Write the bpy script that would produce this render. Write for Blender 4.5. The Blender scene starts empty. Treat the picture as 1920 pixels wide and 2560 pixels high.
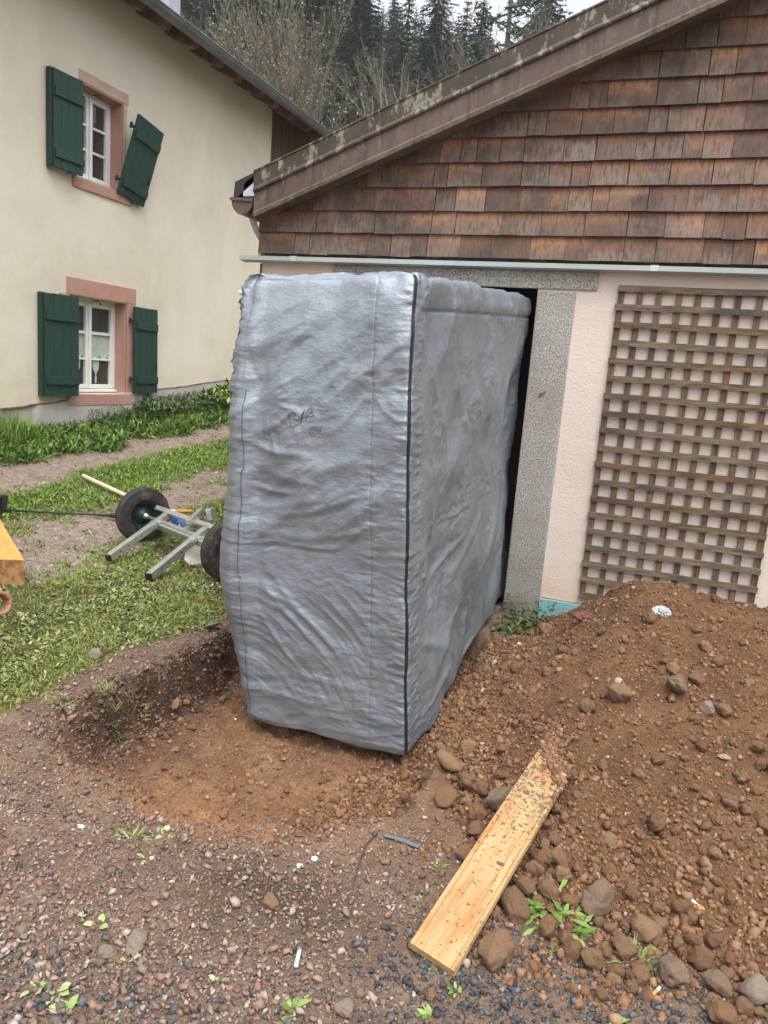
import bpy, math, random
import numpy as np
from mathutils import Vector, Matrix

S = bpy.context.scene
COL = S.collection
R = math.radians

# ------------------------------------------------------------------ camera
F_PX = 1884.0                       # focal length in pixels of the 1920x2560 photograph
CAM = np.array([0.0, 0.0, 1.5])
def cam_axes(p, r, y):
    cy, sy = math.cos(y), math.sin(y)
    fwd = np.array([-sy*math.cos(p), cy*math.cos(p), -math.sin(p)])
    r0 = np.array([cy, sy, 0.0]); u0 = np.cross(r0, fwd)
    return math.cos(r)*r0 + math.sin(r)*u0, -math.sin(r)*r0 + math.cos(r)*u0, fwd
AX = cam_axes(R(10.5646), R(4.4794), R(19.6512))
cd = bpy.data.cameras.new('camera'); cam = bpy.data.objects.new('camera', cd); COL.objects.link(cam)
cd.sensor_fit = 'VERTICAL'; cd.sensor_height = 36.0; cd.lens = F_PX/2560*36
cd.clip_start = 0.05; cd.clip_end = 3000
_m = Matrix.Identity(4)
for i in range(3):
    _m[i][0], _m[i][1], _m[i][2], _m[i][3] = AX[0][i], AX[1][i], -AX[2][i], CAM[i]
cam.matrix_world = _m
S.camera = cam

# ------------------------------------------------------------------ light
SUN_EL, SUN_AZ = 66, 148             # degrees; high, hazy, from behind the viewer
world = bpy.data.worlds.new('World'); S.world = world; world.use_nodes = True
wn = world.node_tree; wn.nodes.clear()
_o = wn.nodes.new('ShaderNodeOutputWorld'); _b = wn.nodes.new('ShaderNodeBackground')
_s = wn.nodes.new('ShaderNodeTexSky'); _s.sky_type = 'NISHITA'; _s.sun_disc = False
_s.sun_elevation = R(SUN_EL); _s.sun_rotation = R(SUN_AZ); _s.dust_density = 3.0; _s.air_density = 1.0
_h = wn.nodes.new('ShaderNodeHueSaturation'); _h.inputs['Saturation'].default_value = 0.16
# an overcast dome: brighter overhead than at the horizon
_tc = wn.nodes.new('ShaderNodeTexCoord'); _sp = wn.nodes.new('ShaderNodeSeparateXYZ')
_mr = wn.nodes.new('ShaderNodeMapRange'); _mr.inputs[1].default_value = 0.0; _mr.inputs[2].default_value = 1.0
_mr.inputs[3].default_value = 0.80; _mr.inputs[4].default_value = 4.4
_mx = wn.nodes.new('ShaderNodeMix'); _mx.data_type = 'RGBA'; _mx.blend_type = 'MULTIPLY'; _mx.inputs[0].default_value = 1.0
wn.links.new(_tc.outputs['Generated'], _sp.inputs[0]); wn.links.new(_sp.outputs[2], _mr.inputs[0])
wn.links.new(_s.outputs[0], _h.inputs['Color']); wn.links.new(_h.outputs[0], _mx.inputs[6])
wn.links.new(_mr.outputs[0], _mx.inputs[7]); wn.links.new(_mx.outputs[2], _b.inputs[0])
_b.inputs[1].default_value = 0.15
wn.links.new(_b.outputs[0], _o.inputs[0])
sl = bpy.data.lights.new('sun', 'SUN'); sl.energy = 1.0; sl.angle = R(40); sl.color = (1.0, 0.96, 0.9)
sun = bpy.data.objects.new('sun', sl); COL.objects.link(sun)
_d = Vector((math.sin(R(SUN_AZ))*math.cos(R(SUN_EL)), math.cos(R(SUN_AZ))*math.cos(R(SUN_EL)), math.sin(R(SUN_EL))))
sun.rotation_euler = (-_d).to_track_quat('-Z', 'Y').to_euler()
S.view_settings.view_transform = 'Standard'; S.view_settings.look = 'None'
S.view_settings.exposure = -0.02; S.view_settings.gamma = 1.0
S.render.resolution_x, S.render.resolution_y = 768, 1024

HAZE = 0.0009
# ------------------------------------------------------------------ numpy noise
rng = np.random.default_rng(7)
random.seed(7)
def _hash(ix, iy, iz, seed):
    h = (ix.astype(np.int64)*374761393 + iy.astype(np.int64)*668265263 + iz.astype(np.int64)*2147483647*3 + seed*974634777) & 0xffffffff
    h = ((h ^ (h >> 13))*1274126177) & 0xffffffff
    h = ((h ^ (h >> 16))*2246822519) & 0xffffffff
    return (h ^ (h >> 15)) & 0xffffffff
def noise2(x, y, seed=0):
    x = np.asarray(x, float); y = np.asarray(y, float)
    ix, iy = np.floor(x), np.floor(y); fx, fy = x-ix, y-iy
    ux, uy = fx*fx*fx*(fx*(fx*6-15)+10), fy*fy*fy*(fy*(fy*6-15)+10)
    z0 = np.zeros_like(ix)
    def g(dx, dy):
        a = _hash(ix+dx, iy+dy, z0, seed)/4294967296.0*2*np.pi
        return np.cos(a)*(fx-dx) + np.sin(a)*(fy-dy)
    a = g(0, 0); b = g(1, 0); c = g(0, 1); d = g(1, 1)
    return 1.5*((a+(b-a)*ux) + ((c+(d-c)*ux)-(a+(b-a)*ux))*uy)
def fbm2(x, y, octv=4, seed=0, gain=.5):
    t = 0; a = 1; f = 1
    for i in range(octv):
        t = t + a*noise2(x*f, y*f, seed+i*17); a *= gain; f *= 2.03
    return t
def ridge2(x, y, octv=3, seed=0, gain=.5):
    t = 0; a = 1; f = 1
    for i in range(octv):
        t = t + a*(1-2.2*np.abs(noise2(x*f, y*f, seed+i*17))); a *= gain; f *= 2.07
    return t
def sstep(a, b, x):
    t = np.clip((x-a)/(b-a), 0, 1); return t*t*(3-2*t)

# ------------------------------------------------------------------ materials
class H:
    def __init__(s, m):
        s.nt = m.node_tree
    def n(s, t, **k):
        nd = s.nt.nodes.new(t)
        for a, v in k.items(): setattr(nd, a, v)
        return nd
    def L(s, v, sock):
        if isinstance(v, bpy.types.NodeSocket): s.nt.links.new(v, sock)
        elif isinstance(v, (tuple, list)) and len(v) == 3 and sock.type == 'RGBA': sock.default_value = (*v, 1)
        else: sock.default_value = v
    def obj(s): return s.n('ShaderNodeTexCoord').outputs['Object']
    def uv(s): return s.n('ShaderNodeUVMap').outputs[0]
    def map(s, v, scale=(1, 1, 1), rot=(0, 0, 0), loc=(0, 0, 0)):
        nd = s.n('ShaderNodeMapping'); s.L(v, nd.inputs[0]); nd.inputs[1].default_value = loc
        nd.inputs[2].default_value = rot; nd.inputs[3].default_value = scale; return nd.outputs[0]
    def noise(s, scale, detail=3, rough=.55, vec=None, dist=0):
        nd = s.n('ShaderNodeTexNoise'); s.L(vec or s.obj(), nd.inputs['Vector'])
        nd.inputs['Scale'].default_value = scale; nd.inputs['Detail'].default_value = detail
        nd.inputs['Roughness'].default_value = rough; nd.inputs['Distortion'].default_value = dist
        return nd.outputs[0]
    def vor(s, scale, vec=None, feature='F1', out=0):
        nd = s.n('ShaderNodeTexVoronoi', feature=feature); s.L(vec or s.obj(), nd.inputs['Vector'])
        nd.inputs['Scale'].default_value = scale; return nd.outputs[out]
    def wave(s, scale, dist=2, detail=2, vec=None, dscale=1, **k):
        nd = s.n('ShaderNodeTexWave', **k); s.L(vec or s.obj(), nd.inputs['Vector'])
        nd.inputs['Scale'].default_value = scale; nd.inputs['Distortion'].default_value = dist
        nd.inputs['Detail'].default_value = detail; nd.inputs['Detail Scale'].default_value = dscale
        return nd.outputs['Fac']
    def ramp(s, fac, stops, interp='LINEAR'):
        nd = s.n('ShaderNodeValToRGB'); s.L(fac, nd.inputs[0]); cr = nd.color_ramp; cr.interpolation = interp
        while len(cr.elements) < len(stops): cr.elements.new(0.5)
        for e, (p, c) in zip(cr.elements, stops):
            e.position = p; e.color = (*c, 1) if isinstance(c, (tuple, list)) else (c, c, c, 1)
        return nd.outputs[0]
    def mix(s, fac, a, b, mode='MIX'):
        nd = s.n('ShaderNodeMix', data_type='RGBA', blend_type=mode)
        s.L(fac, nd.inputs[0]); s.L(a, nd.inputs[6]); s.L(b, nd.inputs[7]); return nd.outputs[2]
    def math(s, op, a, b=0.0, clamp=False):
        nd = s.n('ShaderNodeMath', operation=op, use_clamp=clamp); s.L(a, nd.inputs[0]); s.L(b, nd.inputs[1]); return nd.outputs[0]
    def attr(s, name): return s.n('ShaderNodeAttribute', attribute_name=name).outputs['Fac']
    def rand(s): return s.n('ShaderNodeNewGeometry').outputs['Random Per Island']
    def orand(s): return s.n('ShaderNodeObjectInfo').outputs['Random']
    def hsv(s, col, val=1.0, hue=.5, sat=1.0):
        nd = s.n('ShaderNodeHueSaturation'); s.L(col, nd.inputs['Color']); s.L(val, nd.inputs['Value'])
        s.L(hue, nd.inputs['Hue']); s.L(sat, nd.inputs['Saturation']); return nd.outputs[0]
    def bump(s, h, strength=.3, dist=.01, nrm=None):
        nd = s.n('ShaderNodeBump'); s.L(h, nd.inputs['Height']); nd.inputs['Strength'].default_value = strength
        nd.inputs['Distance'].default_value = dist
        if nrm: s.L(nrm, nd.inputs['Normal'])
        return nd.outputs[0]
    def sep(s, v):
        nd = s.n('ShaderNodeSeparateXYZ'); s.L(v, nd.inputs[0]); return nd.outputs
MATS = {}
def mat(name, fn):
    m = bpy.data.materials.new(name); m.use_nodes = True
    b = m.node_tree.nodes['Principled BSDF']; h = H(m)
    for k, v in fn(h).items(): h.L(v, b.inputs[k])
    MATS[name] = m; return m

def plain(col, rough=.6, var=.12, scale=12, metal=0.0, bump=.0, bscale=60):
    def f(h):
        c = h.hsv(col if not isinstance(col, tuple) else h.mix(0.0, col, col), h.ramp(h.noise(scale, 4), [(.3, 1-var), (.7, 1+var)]))
        d = {'Base Color': c, 'Roughness': rough, 'Metallic': metal}
        if bump: d['Normal'] = h.bump(h.noise(bscale, 3), bump, .01)
        return d
    return f

def m_plaster(h):
    o = h.obj()
    big = h.noise(.9, 5, .6, o)
    c = h.ramp(big, [(.3, (.60, .535, .42)), (.5, (.67, .61, .49)), (.72, (.71, .66, .55))])
    st = h.noise(1.0, 5, .65, h.map(o, (1.6, 1.6, .5)))
    c = h.mix(h.ramp(st, [(.56, 0), (.74, .38)]), c, (.50, .43, .31))
    pt = h.ramp(h.noise(2.6, 6, .7, o, 1.2), [(.60, 0), (.70, .35)])
    c = h.mix(pt, c, (.74, .70, .60))
    lo = h.ramp(h.sep(o)[2], [(.0, .8), (.75, 0)])       # a damp band just over the plinth
    lo = h.math('MULTIPLY', lo, h.ramp(h.noise(3, 4), [(.4, 0), (.65, .5)]))
    c = h.mix(lo, c, (.62, .48, .26))
    n1 = h.bump(h.noise(4, 5), .45, .025); n2 = h.bump(h.noise(140, 2), .25, .004, n1)
    return {'Base Color': c, 'Roughness': .92, 'Normal': n2}
mat('cream_plaster', m_plaster)
def m_pink(h):
    o = h.obj()
    c = h.ramp(h.noise(1.6, 5, .6), [(.3, (.60, .50, .435)), (.7, (.68, .585, .515))])
    c = h.mix(h.ramp(h.noise(9, 5), [(.6, 0), (.8, .25)]), c, (.50, .38, .30))
    lo = h.ramp(h.math('ADD', h.sep(o)[2], h.math('MULTIPLY', h.noise(6, 3), .3)), [(.26, .9), (.5, 0)])
    c = h.mix(lo, c, (.62, .45, .33))
    n1 = h.bump(h.noise(70, 3, .6), .6, .006)
    return {'Base Color': c, 'Roughness': .9, 'Normal': h.bump(h.noise(9, 3), .2, .02, n1)}
mat('pink_plaster', m_pink)
def m_granite(h):
    c = h.ramp(h.noise(110, 3, .7), [(.34, (.10, .095, .085)), (.47, (.30, .28, .255)), (.56, (.40, .385, .355)), (.68, (.56, .54, .50))])
    c = h.mix(h.ramp(h.noise(4, 4), [(.45, 0), (.75, .5)]), c, (.22, .195, .15))
    lo = h.ramp(h.sep(h.obj())[2], [(.0, .75), (.75, 0)])
    c = h.mix(h.math('MULTIPLY', lo, h.ramp(h.noise(7, 3), [(.35, .5), (.7, 1)])), c, (.13, .12, .085))
    return {'Base Color': c, 'Roughness': .85, 'Normal': h.bump(h.noise(110, 3, .7), .5, .005)}
mat('granite', m_granite)
def m_sandstone(h):
    c = h.ramp(h.noise(3, 5, .6), [(.3, (.37, .20, .155)), (.7, (.47, .275, .215))])
    c = h.mix(h.ramp(h.noise(40, 3), [(.58, 0), (.75, .35)]), c, (.30, .17, .14))
    return {'Base Color': c, 'Roughness': .9, 'Normal': h.bump(h.noise(45, 4), .4, .006)}
mat('sandstone', m_sandstone)
mat('pale_sandstone', lambda h: {'Base Color': h.ramp(h.noise(4, 5), [(.3, (.42, .29, .22)), (.7, (.55, .43, .33))]), 'Roughness': .9, 'Normal': h.bump(h.noise(45, 4), .4, .006)})
mat('plinth', lambda h: {'Base Color': h.ramp(h.noise(3, 5), [(.3, (.36, .345, .32)), (.7, (.50, .48, .45))]), 'Roughness': .95, 'Normal': h.bump(h.noise(30, 4), .4, .01)})
mat('white_paint', plain((.78, .78, .75), .45, .05, 8))
mat('glass', lambda h: {'Base Color': (.045, .042, .038), 'Roughness': .06, 'Specular IOR Level': .6})
mat('curtain', plain((.42, .48, .44), .9, .15, 20))
def m_shutter(h):
    o = h.obj()
    g = h.noise(12, 4, .6, h.map(o, (6, 6, .5)))
    c = h.ramp(g, [(.3, (.006, .032, .021)), (.7, (.011, .050, .034))])
    sc = h.ramp(h.noise(14, 4, .7, h.map(o, (4, 4, .6))), [(.60, 0), (.74, .55)])
    c = h.mix(sc, c, (.05, .10, .08))
    chip = h.ramp(h.noise(60, 3, .7), [(.735, 0), (.745, .8)])
    c = h.mix(chip, c, (.30, .24, .16))
    return {'Base Color': c, 'Roughness': .62, 'Normal': h.bump(g, .25, .004)}
mat('green_paint', m_shutter)
mat('dark_edge', plain((.010, .030, .024), .5))
mat('black_iron', plain((.02, .02, .02), .6, .2))
mat('zinc', lambda h: {'Base Color': h.ramp(h.noise(4, 4), [(.3, (.12, .135, .135)), (.7, (.19, .21, .21))]), 'Roughness': .42, 'Metallic': .35})
mat('chimney_metal', plain((.40, .43, .47), .4, .1, 3, .3))
def m_eaves(h):
    c = h.ramp(h.noise(6, 4, .6), [(.3, (.10, .038, .027)), (.7, (.19, .085, .062))])
    return {'Base Color': c, 'Roughness': .8, 'Normal': h.bump(h.noise(30, 3), .3, .01)}
mat('eaves_wood', m_eaves)
mat('rafter_wood', lambda h: {'Base Color': h.ramp(h.noise(8, 4, .6), [(.3, (.10, .045, .032)), (.62, (.20, .11, .08)), (.75, (.36, .27, .21))]), 'Roughness': .8})
mat('board_wood', lambda h: {'Base Color': h.ramp(h.noise(5, 4, .6, h.map(h.obj(), (8, 8, .5))), [(.3, (.07, .038, .024)), (.7, (.16, .09, .06))]), 'Roughness': .8})
mat('roof_tile', plain((.16, .08, .055), .85, .25, 20, 0, .4, 30))
def m_shingle(h):
    uv = h.uv(); x, y, z = h.sep(uv)
    r = h.rand()
    w = h.ramp(r, [(0, (.160, .078, .042)), (.25, (.225, .115, .060)), (.5, (.18, .089, .048)), (.75, (.27, .145, .077)), (1, (.135, .069, .041))])
    st = h.noise(1.0, 4, .65, h.map(uv, (55, 1.6, 1)))
    big = h.noise(1.0, 3, .6, h.map(uv, (5, 1.2, 1)))
    # silvered by the weather from the butt upwards, still brown where the course above sheltered it
    edge = h.math('ADD', h.math('MULTIPLY', h.math('SUBTRACT', 1.0, y), .50), h.math('MULTIPLY', st, .85))
    edge = h.math('ADD', edge, h.math('MULTIPLY', big, .85))
    edge = h.math('ADD', edge, h.math('MULTIPLY', h.noise(.7, 3), .5))
    f = h.ramp(h.math('MULTIPLY', edge, .7), [(.86, 0), (1.05, .85)])
    grey = h.ramp(h.math('FRACT', h.math('MULTIPLY', r, 7.31)), [(0, (.085, .060, .045)), (.5, (.135, .100, .078)), (1, (.19, .155, .130))])
    w = h.hsv(w, h.ramp(h.math('FRACT', h.math('MULTIPLY', r, 13.7)), [(0, .55), (.35, .95), (.75, 1.1), (1, 1.4)]))
    c = h.mix(f, w, grey)
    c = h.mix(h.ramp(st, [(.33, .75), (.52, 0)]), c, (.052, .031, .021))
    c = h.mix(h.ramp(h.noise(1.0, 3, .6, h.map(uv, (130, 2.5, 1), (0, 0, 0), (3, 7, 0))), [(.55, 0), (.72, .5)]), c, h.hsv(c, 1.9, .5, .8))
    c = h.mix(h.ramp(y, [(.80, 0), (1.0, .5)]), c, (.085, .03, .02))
    stain = h.ramp(h.noise(1.7, 5, .7), [(.50, 0), (.66, .82)])
    c = h.mix(stain, c, (.035, .024, .020))
    wh = h.ramp(h.noise(2.2, 3, .6, h.map(h.obj(), (1.6, 1, .8))), [(.60, 0), (.75, .5)])
    c = h.mix(wh, c, (.21, .205, .21))
    return {'Base Color': c, 'Roughness': .8, 'Normal': h.bump(st, .35, .003)}
mat('cedar_shingle', m_shingle)
def m_fascia(h):
    o = h.obj()
    c = h.ramp(h.noise(2, 4), [(.3, (.080, .050, .036)), (.7, (.118, .077, .056))])
    st = h.noise(1.0, 4, .6, h.map(o, (28, 1, 3)))
    c = h.mix(h.ramp(st, [(.50, 0), (.68, .7)]), c, (.034, .024, .016))
    alg = h.math('MULTIPLY', h.attr('upper'), h.ramp(h.noise(1.0, 4, .6, h.map(o, (3, 1, 3))), [(.36, .1), (.56, .95)]))
    c = h.mix(alg, c, (.042, .036, .018))
    lich = h.math('MULTIPLY', h.attr('edge'), h.ramp(h.noise(1.0, 5, .7, h.map(o, (15, 10, 7))), [(.535, 0), (.575, .9)]))
    c = h.mix(lich, c, h.ramp(h.noise(30), [(.4, (.20, .20, .14)), (.6, (.36, .36, .29))]))
    moss = h.math('MULTIPLY', h.attr('lip'), h.ramp(h.noise(22, 4, .7), [(.42, 0), (.58, .85)]))
    c = h.mix(moss, c, (.14, .125, .075))
    return {'Base Color': c, 'Roughness': .6, 'Normal': h.bump(h.noise(60, 3), .15, .004)}
mat('brown_fascia', m_fascia)
mat('brown_gutter', plain((.10, .065, .05), .45, .15, 10))
mat('dark_sheet', plain((.02, .02, .022), .7))
mat('pale_metal', plain((.52, .56, .58), .35, .1, 5, .4))
def m_flash(h):
    c = h.ramp(h.noise(3, 4), [(.3, (.42, .49, .48)), (.7, (.54, .60, .59))])
    return {'Base Color': c, 'Roughness': .4, 'Metallic': .25}
mat('pale_flashing', m_flash)
mat('blue_board', lambda h: {'Base Color': h.mix(h.ramp(h.noise(12, 5, .7), [(.52, 0), (.62, .55)]), (.19, .43, .47), (.24, .22, .16)), 'Roughness': .8})
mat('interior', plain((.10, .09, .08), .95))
def m_lath(h):
    uv = h.uv()
    r = h.attr('tone')
    g = h.noise(1.0, 4, .6, h.map(uv, (5, 90, 1)), 1.2)
    base = h.ramp(r, [(0, (.120, .066, .030)), (.35, (.140, .088, .046)), (.65, (.130, .098, .062)), (1, (.155, .120, .078))])
    base = h.hsv(base, 1.42)
    dark = h.hsv(base, .22)
    c = h.mix(h.ramp(g, [(.40, .9), (.56, 0)]), base, dark)
    c = h.mix(h.ramp(h.noise(1.0, 3, .6, h.map(uv, (3.5, 12, 1))), [(.45, 0), (.75, .6)]), c, (.125, .105, .06))
    c = h.mix(h.ramp(h.noise(1.0, 3, .6, h.map(uv, (2.0, 6, 1), (0, 0, 0), (9, 2, 0))), [(.50, 0), (.66, .85)]), c, (.05, .042, .036))
    return {'Base Color': c, 'Roughness': .8, 'Normal': h.bump(g, .35, .003)}
mat('trellis_wood', m_lath)
def m_cover(h):
    uv = h.uv()
    cr = h.noise(1.0, 4, .62, h.map(uv, (70, 95, 1)))
    weave = h.wave(1.0, 1.2, 1, h.map(uv, (1, 95, 1)), 2.0, bands_direction='Y')
    weave2 = h.wave(1.0, 1.2, 1, h.map(uv, (80, 1, 1)), 2.0, bands_direction='X')
    c = h.ramp(h.noise(1.0, 4, .6, h.map(uv, (5, 5, 1))), [(.3, (.235, .268, .305)), (.7, (.295, .33, .37))])
    c = h.mix(h.ramp(h.noise(1.0, 5, .7, h.map(uv, (14, 14, 1), (0, 0, 0), (4, 4, 0))), [(.55, 0), (.78, .4)]), c, (.30, .30, .305))
    n = h.bump(cr, .36, .006); n = h.bump(h.noise(1.0, 3, .6, h.map(uv, (26, 90, 1))), .20, .007, n); n = h.bump(weave, .22, .0018, n); n = h.bump(weave2, .08, .0016, n)
    return {'Base Color': c, 'Roughness': h.ramp(cr, [(.3, .36), (.7, .48)]), 'Metallic': .52, 'Normal': n}
mat('silver_tarp', m_cover)
mat('zip_black', plain((.012, .014, .02), .5, .2, 200))
mat('seam_grey', plain((.10, .11, .135), .6, .2, 100))
mat('marker_ink', plain((.06, .065, .08), .6, .1))
def soil(cols, scale=6, b=.8):
    def f(h):
        c = h.ramp(h.noise(scale, 5, .65), cols)
        c = h.mix(h.ramp(h.noise(120, 4, .7), [(.40, .55), (.58, 0)]), c, h.hsv(c, .45))
        c = h.hsv(c, 1.10, .5, 1.06)
        n = h.bump(h.noise(45, 5, .7), b, .03); n = h.bump(h.noise(220, 4, .7), b, .008, n)
        return {'Base Color': c, 'Roughness': .95, 'Specular IOR Level': .25, 'Normal': n}
    return f
mat('heap_soil', soil([(.3, (.130, .070, .039)), (.5, (.182, .102, .057)), (.72, (.235, .137, .077))], 4))
def m_ground(h):
    o = h.obj()
    mud = h.ramp(h.noise(9, 6, .68), [(.3, (.135, .083, .052)), (.5, (.205, .132, .088)), (.7, (.29, .198, .138))])
    peb = h.vor(60, o, 'F1', 1)
    mud = h.mix(.22, mud, h.mix(1.0, h.hsv(peb, .30, .5, .15), (1.0, .80, .64), 'MULTIPLY'))
    pit = h.ramp(h.noise(5, 6, .65), [(.3, (.135, .072, .041)), (.5, (.225, .122, .066)), (.7, (.315, .178, .097))])
    c = h.mix(h.attr('pit'), mud, pit)
    org = h.math('MULTIPLY', h.attr('orange'), h.ramp(h.noise(7, 5, .7), [(.35, 0), (.65, 1)]))
    c = h.mix(org, c, (.42, .225, .105))
    dk = h.math('MULTIPLY', h.attr('dark'), h.ramp(h.noise(16, 5, .7), [(.25, .5), (.6, 1)]))
    c = h.mix(dk, c, (.062, .037, .025))
    turf = h.ramp(h.noise(7, 6, .7), [(.3, (.035, .042, .014)), (.5, (.075, .080, .022)), (.62, (.13, .105, .035)), (.75, (.17, .10, .045))])
    c = h.mix(h.attr('grass'), c, turf)
    trk = h.ramp(h.noise(22, 6, .7), [(.3, (.20, .15, .115)), (.52, (.31, .245, .20)), (.7, (.42, .35, .30))])
    c = h.mix(h.attr('track'), c, trk)
    c = h.mix(h.ramp(h.noise(130, 4, .7), [(.38, .6), (.56, 0)]), c, h.hsv(c, .42))
    c = h.hsv(c, .98, .5, 1.04)
    n = h.bump(h.noise(40, 5, .7), .7, .025); n = h.bump(h.vor(75, o), .5, .010, n); n = h.bump(h.noise(240, 3, .7), .7, .006, n)
    return {'Base Color': c, 'Roughness': .93, 'Specular IOR Level': .3, 'Normal': n}
mat('earth', m_ground)
def stone_mat(stops, rough=.85, gain=.98):
    def f(h):
        c = h.ramp(h.rand(), stops, 'CONSTANT')
        c = h.hsv(c, h.ramp(h.noise(150, 3), [(.3, .8*gain), (.7, 1.2*gain)]))
        return {'Base Color': c, 'Roughness': rough, 'Specular IOR Level': .35}
    return f
mat('gravel_mixed', stone_mat([(0, (.235, .145, .108)), (.14, (.19, .122, .092)), (.30, (.28, .195, .155)), (.42, (.195, .148, .115)), (.56, (.14, .09, .066)), (.68, (.32, .25, .20)), (.80, (.115, .10, .085)), (.88, (.18, .155, .125)), (.92, (.25, .12, .085)), (.95, (.38, .32, .27))]))
mat('gravel_slate', stone_mat([(0, (.060, .064, .070)), (.2, (.085, .09, .097)), (.4, (.045, .048, .053)), (.55, (.12, .122, .125)), (.7, (.075, .075, .074)), (.82, (.15, .145, .135)), (.91, (.20, .13, .105)), (.96, (.26, .215, .18))], .7, .82))
mat('soil_crumbs', stone_mat(gain=1.08, stops=[(0, (.15, .078, .040)), (.25, (.185, .099, .052)), (.5, (.125, .063, .033)), (.72, (.215, .121, .065)), (.93, (.27, .165, .095)), (.985, (.32, .25, .19))], rough=.95))
mat('bank_earth', stone_mat([(0, (.10, .058, .036)), (.3, (.145, .085, .055)), (.6, (.075, .045, .030)), (.8, (.18, .11, .075)), (.93, (.22, .155, .115))], .95))
mat('pit_crumbs', stone_mat([(0, (.19, .103, .056)), (.25, (.235, .13, .07)), (.5, (.14, .075, .043)), (.72, (.27, .155, .083)), (.9, (.20, .13, .10)), (.97, (.10, .10, .10))], .95))
mat('track_gravel', stone_mat([(0, (.30, .235, .19)), (.3, (.24, .18, .145)), (.6, (.36, .30, .25)), (.85, (.16, .13, .11)), (.94, (.50, .45, .40))]))
def m_stone(h):
    t = h.orand()
    base = h.ramp(t, [(0, (.16, .088, .046)), (.3, (.20, .113, .058)), (.6, (.18, .106, .060)), (.85, (.25, .152, .084)), (1, (.22, .132, .076))])
    n0 = h.noise(14, 5, .65)
    c = h.mix(h.ramp(n0, [(.38, .65), (.55, 0)]), base, h.hsv(base, .55))
    c = h.mix(h.ramp(h.noise(38, 4, .65), [(.56, 0), (.70, .55)]), c, (.30, .20, .135))
    c = h.mix(h.ramp(h.noise(240, 3, .7), [(.3, .5), (.5, 0)]), c, h.hsv(base, .5))
    c = h.hsv(c, 1.42)
    n = h.bump(h.noise(60, 5, .7), .7, .012); n = h.bump(h.noise(300, 3), .5, .004, n)
    return {'Base Color': c, 'Roughness': .93, 'Specular IOR Level': .25, 'Normal': n}
mat('dusty_stone', m_stone)
mat('dark_stone', lambda h: {'Base Color': h.ramp(h.noise(16, 5, .65), [(.3, (.115, .075, .048)), (.55, (.195, .132, .086)), (.72, (.28, .19, .118))]), 'Roughness': .9, 'Normal': h.bump(h.noise(70, 5, .7), .6, .01)})
mat('pale_stone', lambda h: {'Base Color': h.ramp(h.noise(22, 5, .65), [(.3, (.18, .13, .095)), (.55, (.30, .23, .175)), (.72, (.42, .35, .28))]), 'Roughness': .9, 'Normal': h.bump(h.noise(70, 5, .7), .7, .01)})
mat('rubble_stone', lambda h: {'Base Color': h.ramp(h.noise(22, 5, .65), [(.3, (.17, .115, .095)), (.55, (.26, .19, .165)), (.72, (.36, .29, .26))]), 'Roughness': .9, 'Normal': h.bump(h.noise(70, 5, .7), .7, .01)})
mat('slab_face', lambda h: {'Base Color': h.ramp(h.noise(9, 5, .6), [(.3, (.40, .36, .315)), (.7, (.55, .51, .46))]), 'Roughness': .9, 'Normal': h.bump(h.noise(60, 4), .5, .006)})
mat('white_plastic', plain((.38, .385, .38), .5, .3, 60, 0, .8, 50))
mat('red_rag', plain((.15, .05, .035), .9, .3, 30, 0, .8, 40))
def m_plank(h):
    o = h.obj()
    g = h.noise(1.0, 5, .6, h.map(o, (40, 2.2, 40)), .8)
    c = h.ramp(g, [(.3, (.275, .168, .066)), (.5, (.365, .243, .108)), (.7, (.41, .29, .145))])
    st = h.noise(1.0, 5, .65, h.map(o, (14, 6, 10)))
    c = h.mix(h.ramp(st, [(.48, 0), (.64, .85)]), c, (.33, .15, .045))
    dirt = h.math('ADD', h.noise(75, 4, .7), h.ramp(h.sep(o)[1], [(.30, -.10), (.85, .13)]))
    dirt = h.math('ADD', dirt, h.math('MULTIPLY', h.noise(9, 3, .6), .15))
    c = h.mix(h.ramp(dirt, [(.685, 0), (.72, .92)]), c, (.10, .062, .04))
    return {'Base Color': c, 'Roughness': .72, 'Normal': h.bump(g, .15, .003)}
mat('pine_plank', m_plank)
def m_beam(h):
    o = h.obj()
    g = h.noise(1.0, 4, .6, h.map(o, (30, 30, 2.0)), .6)
    c = h.ramp(g, [(.3, (.42, .205, .045)), (.55, (.54, .29, .075)), (.75, (.60, .35, .11))])
    return {'Base Color': c, 'Roughness': .6, 'Normal': h.bump(g, .1, .004)}
mat('orange_timber', m_beam)
def m_beamend(h):
    o = h.obj()
    rings = h.wave(14, 3.0, 3, h.map(o, (1, 3, 1), (0, 0, .5)), 1.2)
    c = h.ramp(rings, [(.2, (.20, .098, .04)), (.6, (.36, .185, .07))])
    c = h.mix(h.ramp(h.math('ADD', h.sep(o)[0], h.math('MULTIPLY', h.noise(14, 4), .12)), [(.075, 0), (.12, .8)]), c, (.085, .05, .03))
    return {'Base Color': c, 'Roughness': .85, 'Normal': h.bump(rings, .5, .006)}
mat('timber_end', m_beamend)
mat('tan_ring', plain((.34, .17, .09), .6, .2, 30))
mat('aluminium', lambda h: {'Base Color': h.ramp(h.noise(20, 4), [(.3, (.42, .42, .40)), (.7, (.56, .56, .54))]), 'Roughness': .38, 'Metallic': .75})
mat('steel_bolt', plain((.5, .5, .48), .3, .1, 30, .8))
def m_tyre(h):
    c = h.mix(h.ramp(h.noise(11, 5, .7), [(.52, 0), (.64, .85)]), (.024, .023, .022), (.105, .066, .042))
    return {'Base Color': c, 'Roughness': .8, 'Normal': h.bump(h.noise(120, 3), .3, .004)}
mat('rubber', m_tyre)
mat('green_rim', plain((.008, .036, .030), .45, .2, 20))
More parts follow.
